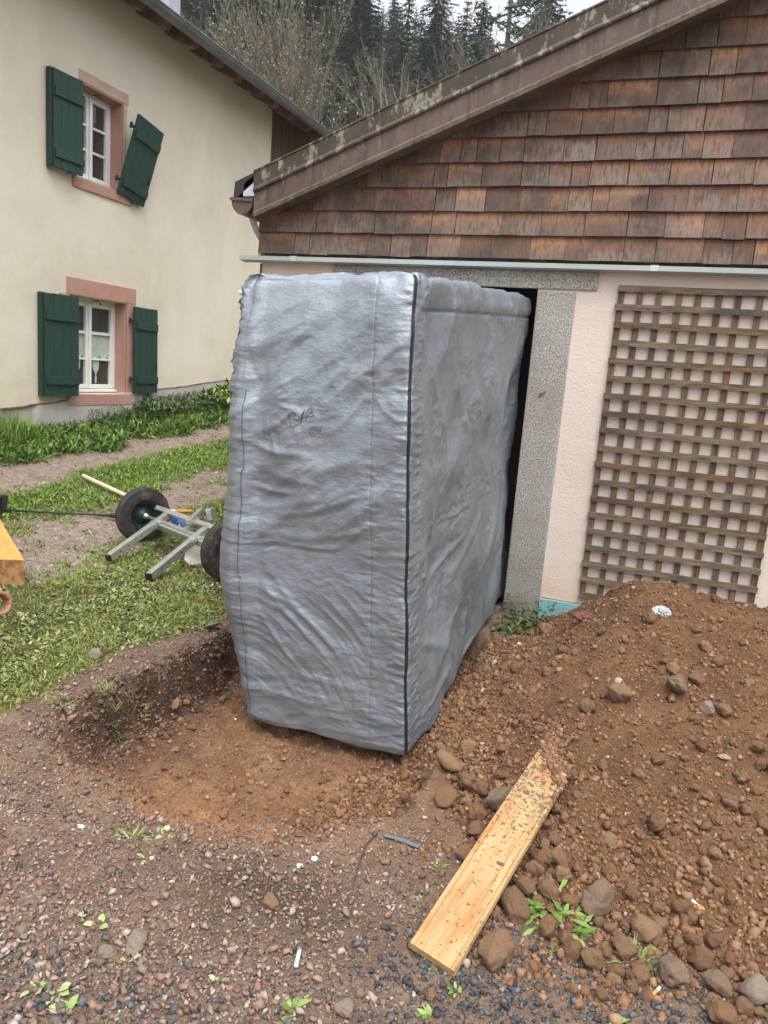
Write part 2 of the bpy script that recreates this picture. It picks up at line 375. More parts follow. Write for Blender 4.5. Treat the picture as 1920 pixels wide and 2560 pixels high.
mat('black_plastic', plain((.012, .012, .013), .5))
mat('pale_wood', lambda h: {'Base Color': h.ramp(h.noise(1, 4, .6, h.map(h.obj(), (60, 60, 4))), [(.3, (.52, .42, .30)), (.7, (.64, .54, .40))]), 'Roughness': .6})
mat('orange_wood', plain((.46, .22, .06), .5, .15, 20))
mat('blue_plastic', plain((.02, .09, .38), .4))
mat('brass', plain((.45, .30, .10), .35, .1, 10, .7))
mat('paper_white', plain((.78, .77, .75), .8, .05))
mat('filter_orange', plain((.62, .30, .07), .8, .1))
mat('grey_strip', plain((.13, .15, .17), .5))
mat('root_brown', plain((.075, .045, .032), .9))
def leafmat(stops, rough=.55, gain=.95):
    def f(h):
        c = h.hsv(h.ramp(h.rand(), stops), gain)
        return {'Base Color': c, 'Roughness': rough, 'Specular IOR Level': .35}
    return f
mat('lawn_blade', leafmat([(0, (.080, .112, .018)), (.3, (.135, .172, .028)), (.55, (.19, .225, .042)), (.75, (.26, .285, .072)), (.88, (.30, .26, .075)), (1, (.36, .28, .12))]))
mat('lawn_leaf', leafmat([(0, (.060, .092, .020)), (.3, (.115, .155, .034)), (.6, (.175, .22, .060)), (.85, (.25, .285, .11)), (1, (.33, .34, .18))]))
mat('strip_grass', leafmat([(0, (.060, .135, .014)), (.4, (.115, .225, .026)), (.8, (.19, .305, .046)), (1, (.27, .31, .075))], .55, 1.08))
mat('weed_leaf', leafmat([(0, (.038, .088, .014)), (.3, (.080, .170, .024)), (.6, (.140, .245, .038)), (.85, (.205, .31, .062)), (1, (.28, .35, .12))]))
mat('dull_weed', leafmat([(0, (.055, .085, .030)), (.5, (.105, .15, .052)), (1, (.17, .21, .085))]))
mat('moss_tuft', leafmat([(0, (.11, .12, .015)), (.5, (.19, .18, .022)), (1, (.26, .19, .04))], .9))
mat('bright_leaf', leafmat([(0, (.08, .15, .022)), (.5, (.13, .22, .036)), (1, (.22, .30, .08))]))
mat('seedling_leaf', leafmat([(0, (.19, .27, .08)), (.5, (.27, .35, .12)), (1, (.36, .42, .20))]))
mat('dry_straw', leafmat([(0, (.22, .13, .06)), (1, (.42, .29, .16))], .8))
mat('root_fringe', leafmat([(0, (.09, .06, .035)), (.6, (.17, .12, .06)), (1, (.10, .13, .04))], .9))
mat('ivy_leaf', leafmat([(0, (.025, .055, .014)), (.6, (.06, .12, .03)), (1, (.12, .18, .06))]))
mat('needles_dark', leafmat([(0, (.022, .044, .024)), (.4, (.040, .074, .038)), (.8, (.060, .104, .050)), (1, (.085, .13, .064))], .8))
mat('needles_green', leafmat([(0, (.034, .060, .026)), (.5, (.064, .105, .042)), (1, (.10, .14, .06))], .8))
mat('needles_larch', leafmat([(0, (.10, .068, .028)), (.5, (.16, .11, .05)), (1, (.20, .15, .075))], .8))
mat('bark', plain((.055, .042, .035), .95, .3, 8))
mat('grey_bark', plain((.15, .135, .115), .9, .25, 5))
mat('twig', leafmat([(0, (.12, .105, .075)), (.6, (.20, .175, .125)), (1, (.26, .235, .17))], .9))
mat('bud_leaf', leafmat([(0, (.17, .165, .085)), (.5, (.24, .23, .125)), (1, (.31, .30, .18))], .7))
mat('hill_floor', plain((.030, .034, .020), .95, .4, .1))

# ------------------------------------------------------------------ mesh helpers
class MB:
    def __init__(s): s.v = []; s.f = []; s.uv = []
    def add(s, vs, fs):
        b = len(s.v); s.v += [tuple(map(float, v)) for v in vs]; s.f += [tuple(b+i for i in f) for f in fs]; return s
    def box(s, a, b):
        (x0, y0, z0), (x1, y1, z1) = a, b
        return s.add([(x0, y0, z0), (x1, y0, z0), (x1, y1, z0), (x0, y1, z0), (x0, y0, z1), (x1, y0, z1), (x1, y1, z1), (x0, y1, z1)],
                     [(3, 2, 1, 0), (4, 5, 6, 7), (0, 1, 5, 4), (1, 2, 6, 5), (2, 3, 7, 6), (3, 0, 4, 7)])
    def bar(s, p, q, w, h, up=(0, 0, 1), ext=0):
        p, q = Vector(p), Vector(q); d = (q-p).normalized(); p = p-d*ext; q = q+d*ext
        u = Vector(up); u = (u-d*u.dot(d)).normalized(); r = d.cross(u)
        vs = [e+r*(sx*w/2)+u*(sy*h/2) for e in (p, q) for sx, sy in ((-1, -1), (1, -1), (1, 1), (-1, 1))]
        return s.add(vs, [(3, 2, 1, 0), (4, 5, 6, 7), (0, 1, 5, 4), (1, 2, 6, 5), (2, 3, 7, 6), (3, 0, 4, 7)])
    def tube(s, pts, rad, n=10, cap=True):
        pts = [Vector(p) for p in pts]; k = len(pts); b = []; u = None
        for i, p in enumerate(pts):
            d = (pts[min(i+1, k-1)]-pts[max(i-1, 0)]).normalized()
            if u is None: u = d.orthogonal().normalized()
            u = (u-d*u.dot(d)).normalized(); w = d.cross(u)
            r = rad[i] if isinstance(rad, (list, tuple)) else rad
            b += [p+(u*math.cos(2*math.pi*j/n)+w*math.sin(2*math.pi*j/n))*r for j in range(n)]
        fs = [(i*n+j, i*n+(j+1) % n, (i+1)*n+(j+1) % n, (i+1)*n+j) for i in range(k-1) for j in range(n)]
        if cap: fs += [tuple(range(n-1, -1, -1)), tuple((k-1)*n+j for j in range(n))]
        return s.add(b, fs)
    def lathe(s, prof, c, axis, n=32):          # prof: (along, radius)
        c = Vector(c); a = Vector(axis).normalized(); u = a.orthogonal().normalized(); w = a.cross(u); b = []
        for t, r in prof: b += [c+a*t+(u*math.cos(2*math.pi*j/n)+w*math.sin(2*math.pi*j/n))*r for j in range(n)]
        return s.add(b, [(i*n+j, i*n+(j+1) % n, (i+1)*n+(j+1) % n, (i+1)*n+j) for i in range(len(prof)-1) for j in range(n)])
    def poly(s, pts, d):                           # extrude polygon pts by vector d
        n = len(pts); d = Vector(d); a = [Vector(p) for p in pts]
        return s.add(a+[p+d for p in a], [tuple(range(n-1, -1, -1)), tuple(range(n, 2*n))]+[(i, (i+1) % n, n+(i+1) % n, n+i) for i in range(n)])
    def build(s, name, m, parent=None, smooth=False, bevel=0):
        return link(name, s.v, s.f, m, parent, smooth, bevel)

def link(name, v, f, m, parent=None, smooth=False, bevel=0):
    """one mesh object; v are in world space, stored relative to the parent chain's base"""
    me = bpy.data.meshes.new(name)
    v = np.asarray(v, float)
    off = np.zeros(3)
    if parent is not None:
        q = parent
        while q is not None: off = off+np.array(q.location); q = q.parent
    else:
        off = np.array([(v[:, 0].min()+v[:, 0].max())/2, (v[:, 1].min()+v[:, 1].max())/2, v[:, 2].min()]) if len(v) else off
    v = v-off
    if isinstance(f, np.ndarray):
        n, k = f.shape
        me.vertices.add(len(v)); me.vertices.foreach_set('co', v.ravel().astype(np.float32))
        me.loops.add(n*k); me.loops.foreach_set('vertex_index', f.ravel().astype(np.int32))
        me.polygons.add(n); me.polygons.foreach_set('loop_start', np.arange(0, n*k, k, dtype=np.int32))
        me.polygons.foreach_set('loop_total', np.full(n, k, np.int32)); me.update(calc_edges=True)
    else:
        me.from_pydata([tuple(p) for p in v], [], f); me.update()
    if smooth: me.polygons.foreach_set('use_smooth', np.ones(len(me.polygons), bool))
    me.materials.append(MATS[m] if isinstance(m, str) else m)
    o = bpy.data.objects.new(name, me); COL.objects.link(o)
    if parent is not None: o.parent = parent
    else: o.location = off
    if bevel:
        b = o.modifiers.new('bevel', 'BEVEL'); b.width = bevel; b.segments = 2; b.limit_method = 'ANGLE'
    return o
def tag(o, label=None, cat=None, group=None, kind=None):
    if label: o['label'] = label
    if cat: o['category'] = cat
    if group: o['group'] = group
    if kind: o['kind'] = kind
    return o
def empty(name, loc, label, cat, group=None):
    o = bpy.data.objects.new(name, None); COL.objects.link(o); o.location = loc; o.empty_display_size = .1
    return tag(o, label, cat, group)
def setattr_f(o, name, vals):
    a = o.data.attributes.new(name, 'FLOAT', 'POINT'); a.data.foreach_set('value', np.asarray(vals, np.float32))
def grid_faces(nu, nv):
    i = np.arange(nu-1)[:, None]; j = np.arange(nv-1)[None, :]
    a = (i*nv+j).ravel(); return np.stack([a, a+nv, a+nv+1, a+1], 1)
def copy_tree(o, parent=None):
    c = o.copy(); COL.objects.link(c); c.parent = parent
    for ch in list(o.children): copy_tree(ch, c)
    return c

# ------------------------------------------------------------------ photo rays (used to read real positions off the ground)
def ray(px, py): return AX[0]*(px-960)/F_PX + AX[1]*(1280-py)/F_PX + AX[2]
def onX(px, py, X): d = ray(px, py); return CAM+d*((X-CAM[0])/d[0])
def onY(px, py, Y): d = ray(px, py); return CAM+d*((Y-CAM[1])/d[1])
def onZ(px, py, Z): d = ray(px, py); return CAM+d*((Z-CAM[2])/d[2])

# ------------------------------------------------------------------ terrain height
CTRL = np.array([  # x, y, z
 (-1.2, 1.1, 0), (-.4, 1.4, 0), (.5, 1.8, 0), (1.5, 1.8, 0), (3, 2, 0), (-1.6, 1.4, .005), (-2.1, 1.9, .02), (-1, 1.9, 0), (-.6, 2.4, 0), (0, 3, 0), (1, 3, 0),
 (0, 4.6, 0), (2, 4.6, 0), (4, 4, .05), (-.75, 3.6, 0), (-.75, 4.4, .0), (-1.5, 4.6, .06), (-1, -1, 0), (2, -1, 0), (-4, -1, .05),
 (-2.35, 2.15, .06), (-2.0, 2.7, .11), (-2.0, 3.2, .10), (-2.5, 2.8, .10), (-3.2, 3.0, .10), (-3.6, 3.4, .11), (-2.5, 3.7, .12), (-3.4, 4.4, .13), (-2.6, 4.1, .12),
 (-3.8, 3.8, .12), (-3.8, 4.4, .20), (-3.8, 5.0, .28), (-3.75, 6.0, .35), (-3.7, 6.8, .40), (-3.6, 9, .5), (-4.4, 4.3, .21), (-4.5, 5.4, .33), (-4.4, 7, .45), (-4.4, 9, .58),
 (-5.1, 4.8, .37), (-5.15, 5.8, .45), (-5.15, 7.0, .53), (-5.2, 8.6, .63), (-5.1, 3.0, .3), (-4, 2, .12),
 (-5.6, 5.5, .54), (-5.6, 7.2, .62), (-5.6, 9, .80), (-6.0, 5.0, .68), (-6.0, 7.5, .79), (-6.0, 9.5, .98), (-6, 11, 1.1), (-7, 7, .8), (-4.5, 12, .75), (-3.4, 12, .65), (-6.2, 3, .6), (-8, 3, .7), (-8, 12, 1.1)])
def _tps(r2): return np.where(r2 > 1e-12, r2*np.log(np.maximum(r2, 1e-12)), 0)
def _fit():
    n = len(CTRL); d = CTRL[:, None, :2]-CTRL[None, :, :2]
    K = _tps((d**2).sum(-1))+np.eye(n)*.15; P = np.hstack([np.ones((n, 1)), CTRL[:, :2]])
    A = np.block([[K, P], [P.T, np.zeros((3, 3))]])
    return np.linalg.solve(A, np.r_[CTRL[:, 2], 0, 0, 0])
_W = _fit()
def base_h(x, y):
    x = np.clip(np.asarray(x, float), -8, 4); y = np.clip(np.asarray(y, float), -1, 12)
    sh = x.shape; x = x.ravel(); y = y.ravel(); n = len(CTRL)
    out = _W[n]+_W[n+1]*x+_W[n+2]*y
    for i in range(n): out = out+_W[i]*_tps((x-CTRL[i, 0])**2+(y-CTRL[i, 1])**2)
    return out.reshape(sh)
PIT = np.array([(-1.93, 4.3), (-1.98, 3.6), (-2.0, 3.2), (-1.97, 2.9), (-2.0, 2.62), (-2.1, 2.38), (-2.12, 2.15), (-1.92, 1.93), (-1.6, 1.80), (-1.2, 1.80), (-.88, 1.95), (-.62, 2.3), (-.60, 2.8), (-.70, 3.4), (-.76, 4.3)])
def sd_poly(x, y, P):
    d = np.full(x.shape, 1e9); ins = np.zeros(x.shape, bool)
    for a, b in zip(P, np.roll(P, -1, 0)):
        ex, ey = b-a; wx, wy = x-a[0], y-a[1]
        t = np.clip((wx*ex+wy*ey)/(ex*ex+ey*ey), 0, 1); d = np.minimum(d, np.hypot(wx-ex*t, wy-ey*t))
        c = ((a[1] > y) != (b[1] > y)); ins ^= c & (x < (b[0]-a[0])*(y-a[1])/((b[1]-a[1]) or 1e-9)+a[0])
    return np.where(ins, d, -d)
def pit_sd(x, y):
    sd = np.full(x.shape, -9.0); m = (x > -3) & (x < 0) & (y > 1) & (y < 5)
    xx, yy = x[m], y[m]
    sd[m] = sd_poly(xx+.05*fbm2(xx*4, yy*4, 3, 5)+.028*fbm2(xx*15, yy*15, 2, 6), yy+.05*fbm2(xx*4, yy*4, 3, 9)+.028*fbm2(xx*15, yy*15, 2, 8), PIT)
    return sd
def pit_s(x, y):
    sd = pit_sd(x, y)
    w = .062+.40*sstep(2.40, 1.98, y)
    return sstep(-.01, 1, sd/np.maximum(w, .1))
def rough_mask(x, y): return sstep(-2.6, -2.1, x)
def hg(x, y):
    x = np.asarray(x, float); y = np.asarray(y, float)
    b = base_h(x, y); s = pit_s(x, y)
    z = b*(1-s)+(-.150+.02*fbm2(x*3, y*3, 3, 3))*s
    near = np.exp(-(((x+1.5)/6)**2+((y-3)/5)**2))
    z = z+near*(.010*fbm2(x*6, y*6, 4, 21)+.006*fbm2(x*28, y*28, 3, 31)*rough_mask(x, y))
    # loose gravel thrown up beside the pit
    z = z+.045*np.exp(-(((x+.95)/.22)**2+((y-1.72)/.14)**2))+.03*np.exp(-(((x+.62)/.2)**2+((y-1.80)/.16)**2))
    # ruts of the two tracks, shoulder between them
    z = z-.03*np.exp(-((x+3.8)/.22)**2)*sstep(3.4, 4.2, y)-.03*np.exp(-((x+5.12)/.2)**2)
    z = z+.018*(pit_sd(x, y) > -.0)*fbm2(x*16, y*16, 3, 77)
    return z
def hm(x, y):
    x = np.asarray(x, float); y = np.asarray(y, float)
    dx = np.where(x < .08, (.08-x)/(.92-.12*sstep(3.3, 3.8, y)), np.where(x > 1.3, (x-1.3)/1.1, 0)); dy = np.where(y < 4.08, (4.08-y)/2.13, (y-4.08)/1.5)
    d = np.hypot(dx, dy)+.07*fbm2(x*2.2, y*2.2, 3, 41)+.025*fbm2(x*7, y*7, 2, 43)
    z = .525*(1-d)
    z = np.where(d > .8, .525*.5*((1.2-np.minimum(d, 1.2))**2)/.4, z)-.02*sstep(.9, 1.3, d)-.12*sstep(1.0, 1.16, d)*(x < -.3)*(y > 2.2)
    peak = np.exp(-(((x-.07)/.26)**2+((y-4.08)/.34)**2)); z = z+.045*peak-.06*np.exp(-(((x+.44)/.18)**2+((y-4.3)/.45)**2))
    z = z-.06*np.exp(-(((x-.75)/.35)**2+((y-4.2)/.5)**2))
    z = z+.016*fbm2(x*9, y*9, 4, 51)+.008*fbm2(x*40, y*40, 3, 53)
    return z-.02
def hs(x, y):
    return np.maximum(hg(x, y), np.where((np.asarray(x) > -1.05) & (np.asarray(y) < 4.72) & (np.asarray(y) > 1.5), hm(x, y), -9))
def G(px, py, tmax=14):
    """the point of the ground seen at a photo pixel"""
    d = ray(px, py); t = np.linspace(1.2, tmax, 1500); P = CAM+d*t[:, None]
    below = P[:, 2] < hs(P[:, 0], P[:, 1]); i = int(np.argmax(below))
    if not below.any(): return CAM+d*tmax
    a, b = t[max(i-1, 0)], t[i]
    tt = np.linspace(a, b, 20); P = CAM+d*tt[:, None]; j = int(np.argmax(P[:, 2] < hs(P[:, 0], P[:, 1])))
    return P[j]

# ------------------------------------------------------------------ setting: ground sheet
def axis(lo, hi, a, b, step, grow):
    mid = np.arange(a, b, step); L = []; x = a; s = step
    while x > lo: s *= grow; x -= s; L.append(x)
    U = []; x = mid[-1]; s = step
    while x < hi: s *= grow; x += s; U.append(x)
    return np.r_[L[::-1], mid, U]
gx = axis(-600, 600, -2.5, .7, .011, 1.035); gy = axis(-40, 900, 1.0, 4.4, .011, 1.035)
GX, GY = np.meshgrid(gx, gy, indexing='ij'); GZ = hg(GX, GY)
gv = np.stack([GX, GY, GZ], -1).reshape(-1, 3)
ground = link('ground', gv, grid_faces(len(gx), len(gy)), 'earth', None, True)
tag(ground, kind='structure')
xf, yf = gv[:, 0], gv[:, 1]
ps = pit_s(xf, yf); psd = pit_sd(xf, yf)
def track_mask(x, y):
    w = .12*fbm2(x*1.3, y*1.3, 3, 63)
    b = np.exp(-((x+3.78+w*1.2)/(.36+.12*sstep(5.2, 4.2, y)))**4)*sstep(2.8, 3.4, y+.6*fbm2(x*2, y*2, 2, 64))
    a = np.exp(-((x+5.13+w)/.24)**4)
    return np.clip(np.maximum(a, b)*(1.0+.5*fbm2(x*5, y*5, 3, 66)), 0, 1)
def grass_mask(x, y):
    e = .22*fbm2(x*1.7, y*1.7, 4, 71)
    lim = np.where(y < 2.9, 2.0+.62*(-x-2.35)*-1*.0, 0)
    # the turf ends a hand's breadth from the pit and along a line running down to the left
    a = sstep(.0, .12, (-x-2.08)+e*.55-.10*sstep(3.0, 2.2, y))
    b = sstep(.0, .22, y-(1.98+.18*(-x-2.3))+e)
    return a*b*(1-track_mask(x, y))
gm = grass_mask(xf, yf)
setattr_f(ground, 'grass', gm)
setattr_f(ground, 'track', track_mask(xf, yf)*sstep(-2.4, -2.9, xf))
setattr_f(ground, 'pit', np.clip(ps*1.1+.85*np.exp(-(((xf+.52)/.22)**2+((yf-2.5)/.42)**2)), 0, 1))
setattr_f(ground, 'orange', np.exp(-(((xf+1.42)/.42)**2+((yf-2.12)/.22)**2))+.7*np.exp(-(((xf+1.05)/.3)**2+((yf-2.1)/.18)**2)))
dk = sstep(.16, .02, psd)*sstep(-.05, .01, psd)*((xf < -1.7) & (yf > 2.2))+.75*np.exp(-(((xf+1.9)/.2)**2+((yf-2.5)/.35)**2))+.9*np.exp(-(((xf+.85)/.3)**2+((yf-1.70)/.13)**2))
setattr_f(ground, 'dark', np.clip(dk, 0, 1))

# soil heap: dug earth thrown against the wall
hx = np.arange(-1.02, 2.6, .0125); hy = np.arange(1.55, 4.725, .0125)
HX, HY = np.meshgrid(hx, hy, indexing='ij'); HZ = hm(HX, HY)
heap_root = empty('soil_heap', (.4, 3.4, 0), 'heap of dug brown soil and stones piled against the trellis wall', 'soil heap')
hv = np.stack([HX, HY, np.maximum(HZ, hg(HX, HY)-.05)], -1).reshape(-1, 3)
link('soil', hv, grid_faces(len(hx), len(hy)), 'heap_soil', heap_root, True)

# ------------------------------------------------------------------ scatter helpers
def rock_protos(n, npts, seed, flat=(.5, .9)):
    import bmesh
    out = []; rr = np.random.default_rng(seed)
    for k in range(n):
        p = rr.normal(size=(npts, 3)); p /= np.linalg.norm(p, axis=1)[:, None]; p *= rr.uniform(.75, 1.1, (npts, 1))
        p *= np.array([1, rr.uniform(.6, .95), rr.uniform(*flat)])
        bm = bmesh.new(); [bm.verts.new(q) for q in p]
        bmesh.ops.convex_hull(bm, input=bm.verts[:]); bmesh.ops.triangulate(bm, faces=bm.faces[:])
        loose = [v for v in bm.verts if not v.link_faces]; bmesh.ops.delete(bm, geom=loose, context='VERTS')
        bm.verts.index_update()
        out.append((np.array([v.co[:] for v in bm.verts]), np.array([[v.index for v in f.verts] for f in bm.faces]))); bm.free()
    return out
def rot_mats(n, r, tilt=.5):
    yaw = r.uniform(0, 2*np.pi, n); a = r.normal(0, tilt, n); b = r.normal(0, tilt, n)
    cz, sz, ca, sa, cb, sb = np.cos(yaw), np.sin(yaw), np.cos(a), np.sin(a), np.cos(b), np.sin(b)
    Z = np.zeros(n); O = np.ones(n)
    Rz = np.stack([cz, -sz, Z, sz, cz, Z, Z, Z, O], 1).reshape(n, 3, 3); Rx = np.stack([O, Z, Z, Z, ca, -sa, Z, sa, ca], 1).reshape(n, 3, 3)
    Ry = np.stack([cb, Z, sb, Z, O, Z, -sb, Z, cb], 1).reshape(n, 3, 3)
    return Rz@Rx@Ry
def scatter(name, pts, size, protos, m, parent=None, tilt=.5, sink=.25, seed=1, smooth=False):
    r = np.random.default_rng(seed); n = len(pts); which = r.integers(0, len(protos), n); V = []; Fc = []; b = 0
    for k, (pv, pf) in enumerate(protos):
        idx = np.where(which == k)[0]; c = len(idx)
        if not c: continue
        v = np.einsum('nij,vj->nvi', rot_mats(c, r, tilt), pv)*size[idx][:, None, None]
        v += pts[idx][:, None, :]; v[:, :, 2] += (size[idx]*(.5-sink))[:, None]
        f = pf[None]+(np.arange(c)*len(pv))[:, None, None]+b
        V.append(v.reshape(-1, 3)); Fc.append(f.reshape(-1, 3)); b += c*len(pv)
    return link(name, np.concatenate(V), np.concatenate(Fc), m, parent, smooth)
def leaves(name, pos, length, width, azim, lean, curl, prof, m, parent=None, seed=1, roll=.4):
    """ribbon leaves: prof = list of (fraction along, relative half width)"""
    r = np.random.default_rng(seed); n = len(pos); k = len(prof)
    d = np.stack([np.cos(azim), np.sin(azim)], 1); side = np.stack([-np.sin(azim), np.cos(azim)], 1)
    ro = r.normal(0, roll, n)
    V = np.zeros((n, k, 2, 3))
    for i, (t, w) in enumerate(prof):
        ang = lean+curl*t                       # angle from the vertical
        # integrate along the arc
        s = length*t; am = lean+curl*t*.5
        c = pos.copy(); c[:, :2] += d*(s*np.sin(am))[:, None]; c[:, 2] += s*np.cos(am)
        hw = (width*w/2)[:, None]
        for j, sg in enumerate((-1, 1)):
            V[:, i, j, :2] = c[:, :2]+side*sg*hw*np.cos(ro)[:, None]; V[:, i, j, 2] = c[:, 2]+sg*hw[:, 0]*np.sin(ro)
    q = np.array([[2*i, 2*i+1, 2*i+3, 2*i+2] for i in range(k-1)])
    f = (q[None]+(np.arange(n)*2*k)[:, None, None]).reshape(-1, 4)
    return link(name, V.reshape(-1, 3), f, m, parent, True)
BLADE = [(0, 1), (.55, .75), (1, .08)]
OVAL = [(0, .15), (.35, .9), (.7, .85), (1, .1)]
TOOTH = [(0, .12), (.25, .4), (.4, .75), (.5, .45), (.7, 1.0), (.8, .65), (1, .08)]
def P3(x, y, dz=0): return np.stack([x, y, hs(x, y)+dz], 1)

CHIP = rock_protos(14, 9, 11, (.4, .8)); CRUMB = rock_protos(12, 14, 12, (.7, 1.0))
# foreground gravel
def gravel_pts(n, seed, dens):
    r = np.random.default_rng(seed); x = r.uniform(-3.0, 1.3, n); y = r.uniform(1.0, 3.9, n)
    k = r.uniform(0, 1, n) < dens(x, y); return x[k], y[k]
def slate_w(x, y):
    return np.clip(sstep(-.62, -.30, x+.12*fbm2(x*4, y*4, 2, 83))*sstep(2.05, 1.85, y)+.55*sstep(1.55, 1.28, y-.25*(x+.6))*sstep(-1.9, -1.2, x)+.04, 0, 1)
def open_gravel(x, y):
    g = (1-grass_mask(x, y))*(1-.93*sstep(.02, .25, pit_sd(x, y)))
    return g*(hm(x, y) < hg(x, y)+.01)
x, y = gravel_pts(200000, 101, lambda x, y: open_gravel(x, y)*(1-slate_w(x, y))*np.maximum(sstep(2.7, 1.5, y), .55*(x < -1.9)))
sz = np.clip(np.random.default_rng(5).lognormal(math.log(.0041), .55, len(x))*(1+.45*sstep(1.60, 1.25, y)), .002, .022)
tag(scatter('gravel', P3(x, y), sz, CHIP, 'gravel_mixed', None, .5, .22, 3), 'mixed pink, brown and grey crushed gravel on the foreground earth', 'gravel', kind='stuff')
x, y = gravel_pts(95000, 102, lambda x, y: open_gravel(x, y)*slate_w(x, y)*sstep(2.4, 1.5, y))
sz = np.clip(np.random.default_rng(6).lognormal(math.log(.0072), .4, len(x)), .003, .02)
tag(scatter('slate_gravel', P3(x, y), sz, CHIP, 'gravel_slate', None, .5, .3, 4), 'dark slate grey chippings around the foot of the plank', 'gravel', kind='stuff')
# crumbs in the pit
r = np.random.default_rng(103); x = r.uniform(-2.15, -.6, 26000); y = r.uniform(1.75, 3.5, 26000)
k = (pit_sd(x, y) > .015) & (r.uniform(0, 1, len(x)) < .45+.4*sstep(.35, .0, pit_sd(x, y))); x, y = x[k], y[k]
sz = np.clip(r.lognormal(math.log(.0029), .72, len(x)), .0014, .018)
tag(scatter('pit_crumbs', P3(x, y), sz, CRUMB, 'pit_crumbs', None, .6, .35, 5), 'loose orange brown crumbs of earth on the floor of the dug pit', 'soil crumbs', kind='stuff')
r = np.random.default_rng(113); n = 12000; x = r.uniform(-2.3, -1.7, n); y = r.uniform(2.05, 3.9, n); sd_ = pit_sd(x, y)
k = (sd_ > -.05) & (sd_ < .16); x, y = x[k], y[k]
tag(scatter('bank_crumbs', P3(x, y), np.clip(r.lognormal(math.log(.0046), .6, len(x)), .002, .024), CRUMB, 'bank_earth', None, .8, .2, 15), 'dark crumbling earth of the cut bank at the back of the pit', 'soil crumbs', kind='stuff')
# crumbs on the heap
r = np.random.default_rng(104); n = 125000; x = r.uniform(-1.0, 1.7, n); y = r.uniform(1.7, 4.7, n)
zz = hm(x, y); toe = sstep(.20, .02, zz)
k = (zz > hg(x, y)-.02) & (r.uniform(0, 1, n) < .55+.45*toe); x, y, toe = x[k], y[k], toe[k]
sz = np.clip(r.lognormal(math.log(.0034), .62, len(x))*(1+.4*toe), .0018, .024)
o = scatter('clods', P3(x, y), sz, CRUMB, 'soil_crumbs', heap_root, .8, .3, 6); tag(o, kind='stuff')
# gravel on the tracks
r = np.random.default_rng(105); n = 30000; x = r.uniform(-5.6, -3.0, n); y = r.uniform(3.2, 10, n)
k = r.uniform(0, 1, n) < track_mask(x, y)*.8; x, y = x[k], y[k]
tag(scatter('track_gravel', P3(x, y), np.clip(r.lognormal(math.log(.007), .5, len(x)), .003, .03), CHIP, 'track_gravel', None, .4, .35, 7), 'pale worn gravel in the two wheel tracks of the lane', 'gravel', kind='stuff')

# ------------------------------------------------------------------ lawn
def in_box(x, y): return (x > -3.46) & (x < -3.28) & (y < 3.36)
def lawn_pts(n, seed, x0, x1, y0, y1, dens):
    r = np.random.default_rng(seed); x = r.uniform(x0, x1, n); y = r.uniform(y0, y1, n)
    k = r.uniform(0, 1, n) < dens(x, y); return x[k], y[k], np.random.default_rng(seed+1)
patch = lambda x, y: np.clip(.55+1.0*fbm2(x*2.3, y*2.3, 4, 91), .04, 1)
x, y, r = lawn_pts(150000, 201, -4.6, -2.0, 1.9, 5.2, lambda x, y: grass_mask(x, y)*patch(x, y)*(x+3.8 > -.5*(y < 9)))
n = len(x)
tag(leaves('lawn_grass', P3(x, y, -.004), r.uniform(.018, .055, n), r.uniform(.0022, .0042, n), r.uniform(0, 6.28, n), r.uniform(.5, 1.35, n), r.uniform(.2, .9, n), BLADE, 'lawn_blade', None, 1),
    'short trampled lawn grass between the pit and the lane', 'grass', kind='stuff')
x, y, r = lawn_pts(60000, 203, -4.6, -2.0, 1.9, 5.2, lambda x, y: grass_mask(x, y)*patch(x+3, y)*.8)
n = len(x)
tag(leaves('lawn_weeds', P3(x, y, .002), r.uniform(.012, .036, n), r.uniform(.006, .016, n), r.uniform(0, 6.28, n), r.uniform(.9, 1.6, n), r.uniform(-.3, .5, n), OVAL, 'lawn_leaf', None, 2),
    'small flattened clover and daisy leaves all through the lawn', 'weeds', kind='stuff')
# strip between the tracks and beyond
x, y, r = lawn_pts(110000, 205, -5.0, -3.2, 3.4, 11, lambda x, y: grass_mask(x, y)*np.clip(.75+.6*fbm2(x*2, y*2, 3, 92), .1, 1)*(x < -3.85+.9*(y < 9)))
n = len(x)
tag(leaves('verge_grass', P3(x, y, -.004), r.uniform(.02, .06, n), r.uniform(.003, .006, n), r.uniform(0, 6.28, n), r.uniform(.2, 1.2, n), r.uniform(.2, .9, n), BLADE, 'strip_grass', None, 3),
    'bright green grass on the strip between the wheel tracks', 'grass', kind='stuff')
x, y, r = lawn_pts(22000, 207, -5.0, -3.2, 3.4, 11, lambda x, y: grass_mask(x, y)*np.clip(.4+.9*fbm2(x*2, y*2, 3, 93), 0, 1))
n = len(x)
tag(leaves('verge_leaves', P3(x, y, .0), r.uniform(.02, .05, n), r.uniform(.009, .018, n), r.uniform(0, 6.28, n), r.uniform(.5, 1.4, n), r.uniform(0, .7, n), OVAL, 'strip_grass', None, 4),
    'broad weed leaves in the strip between the wheel tracks', 'weeds', kind='stuff')
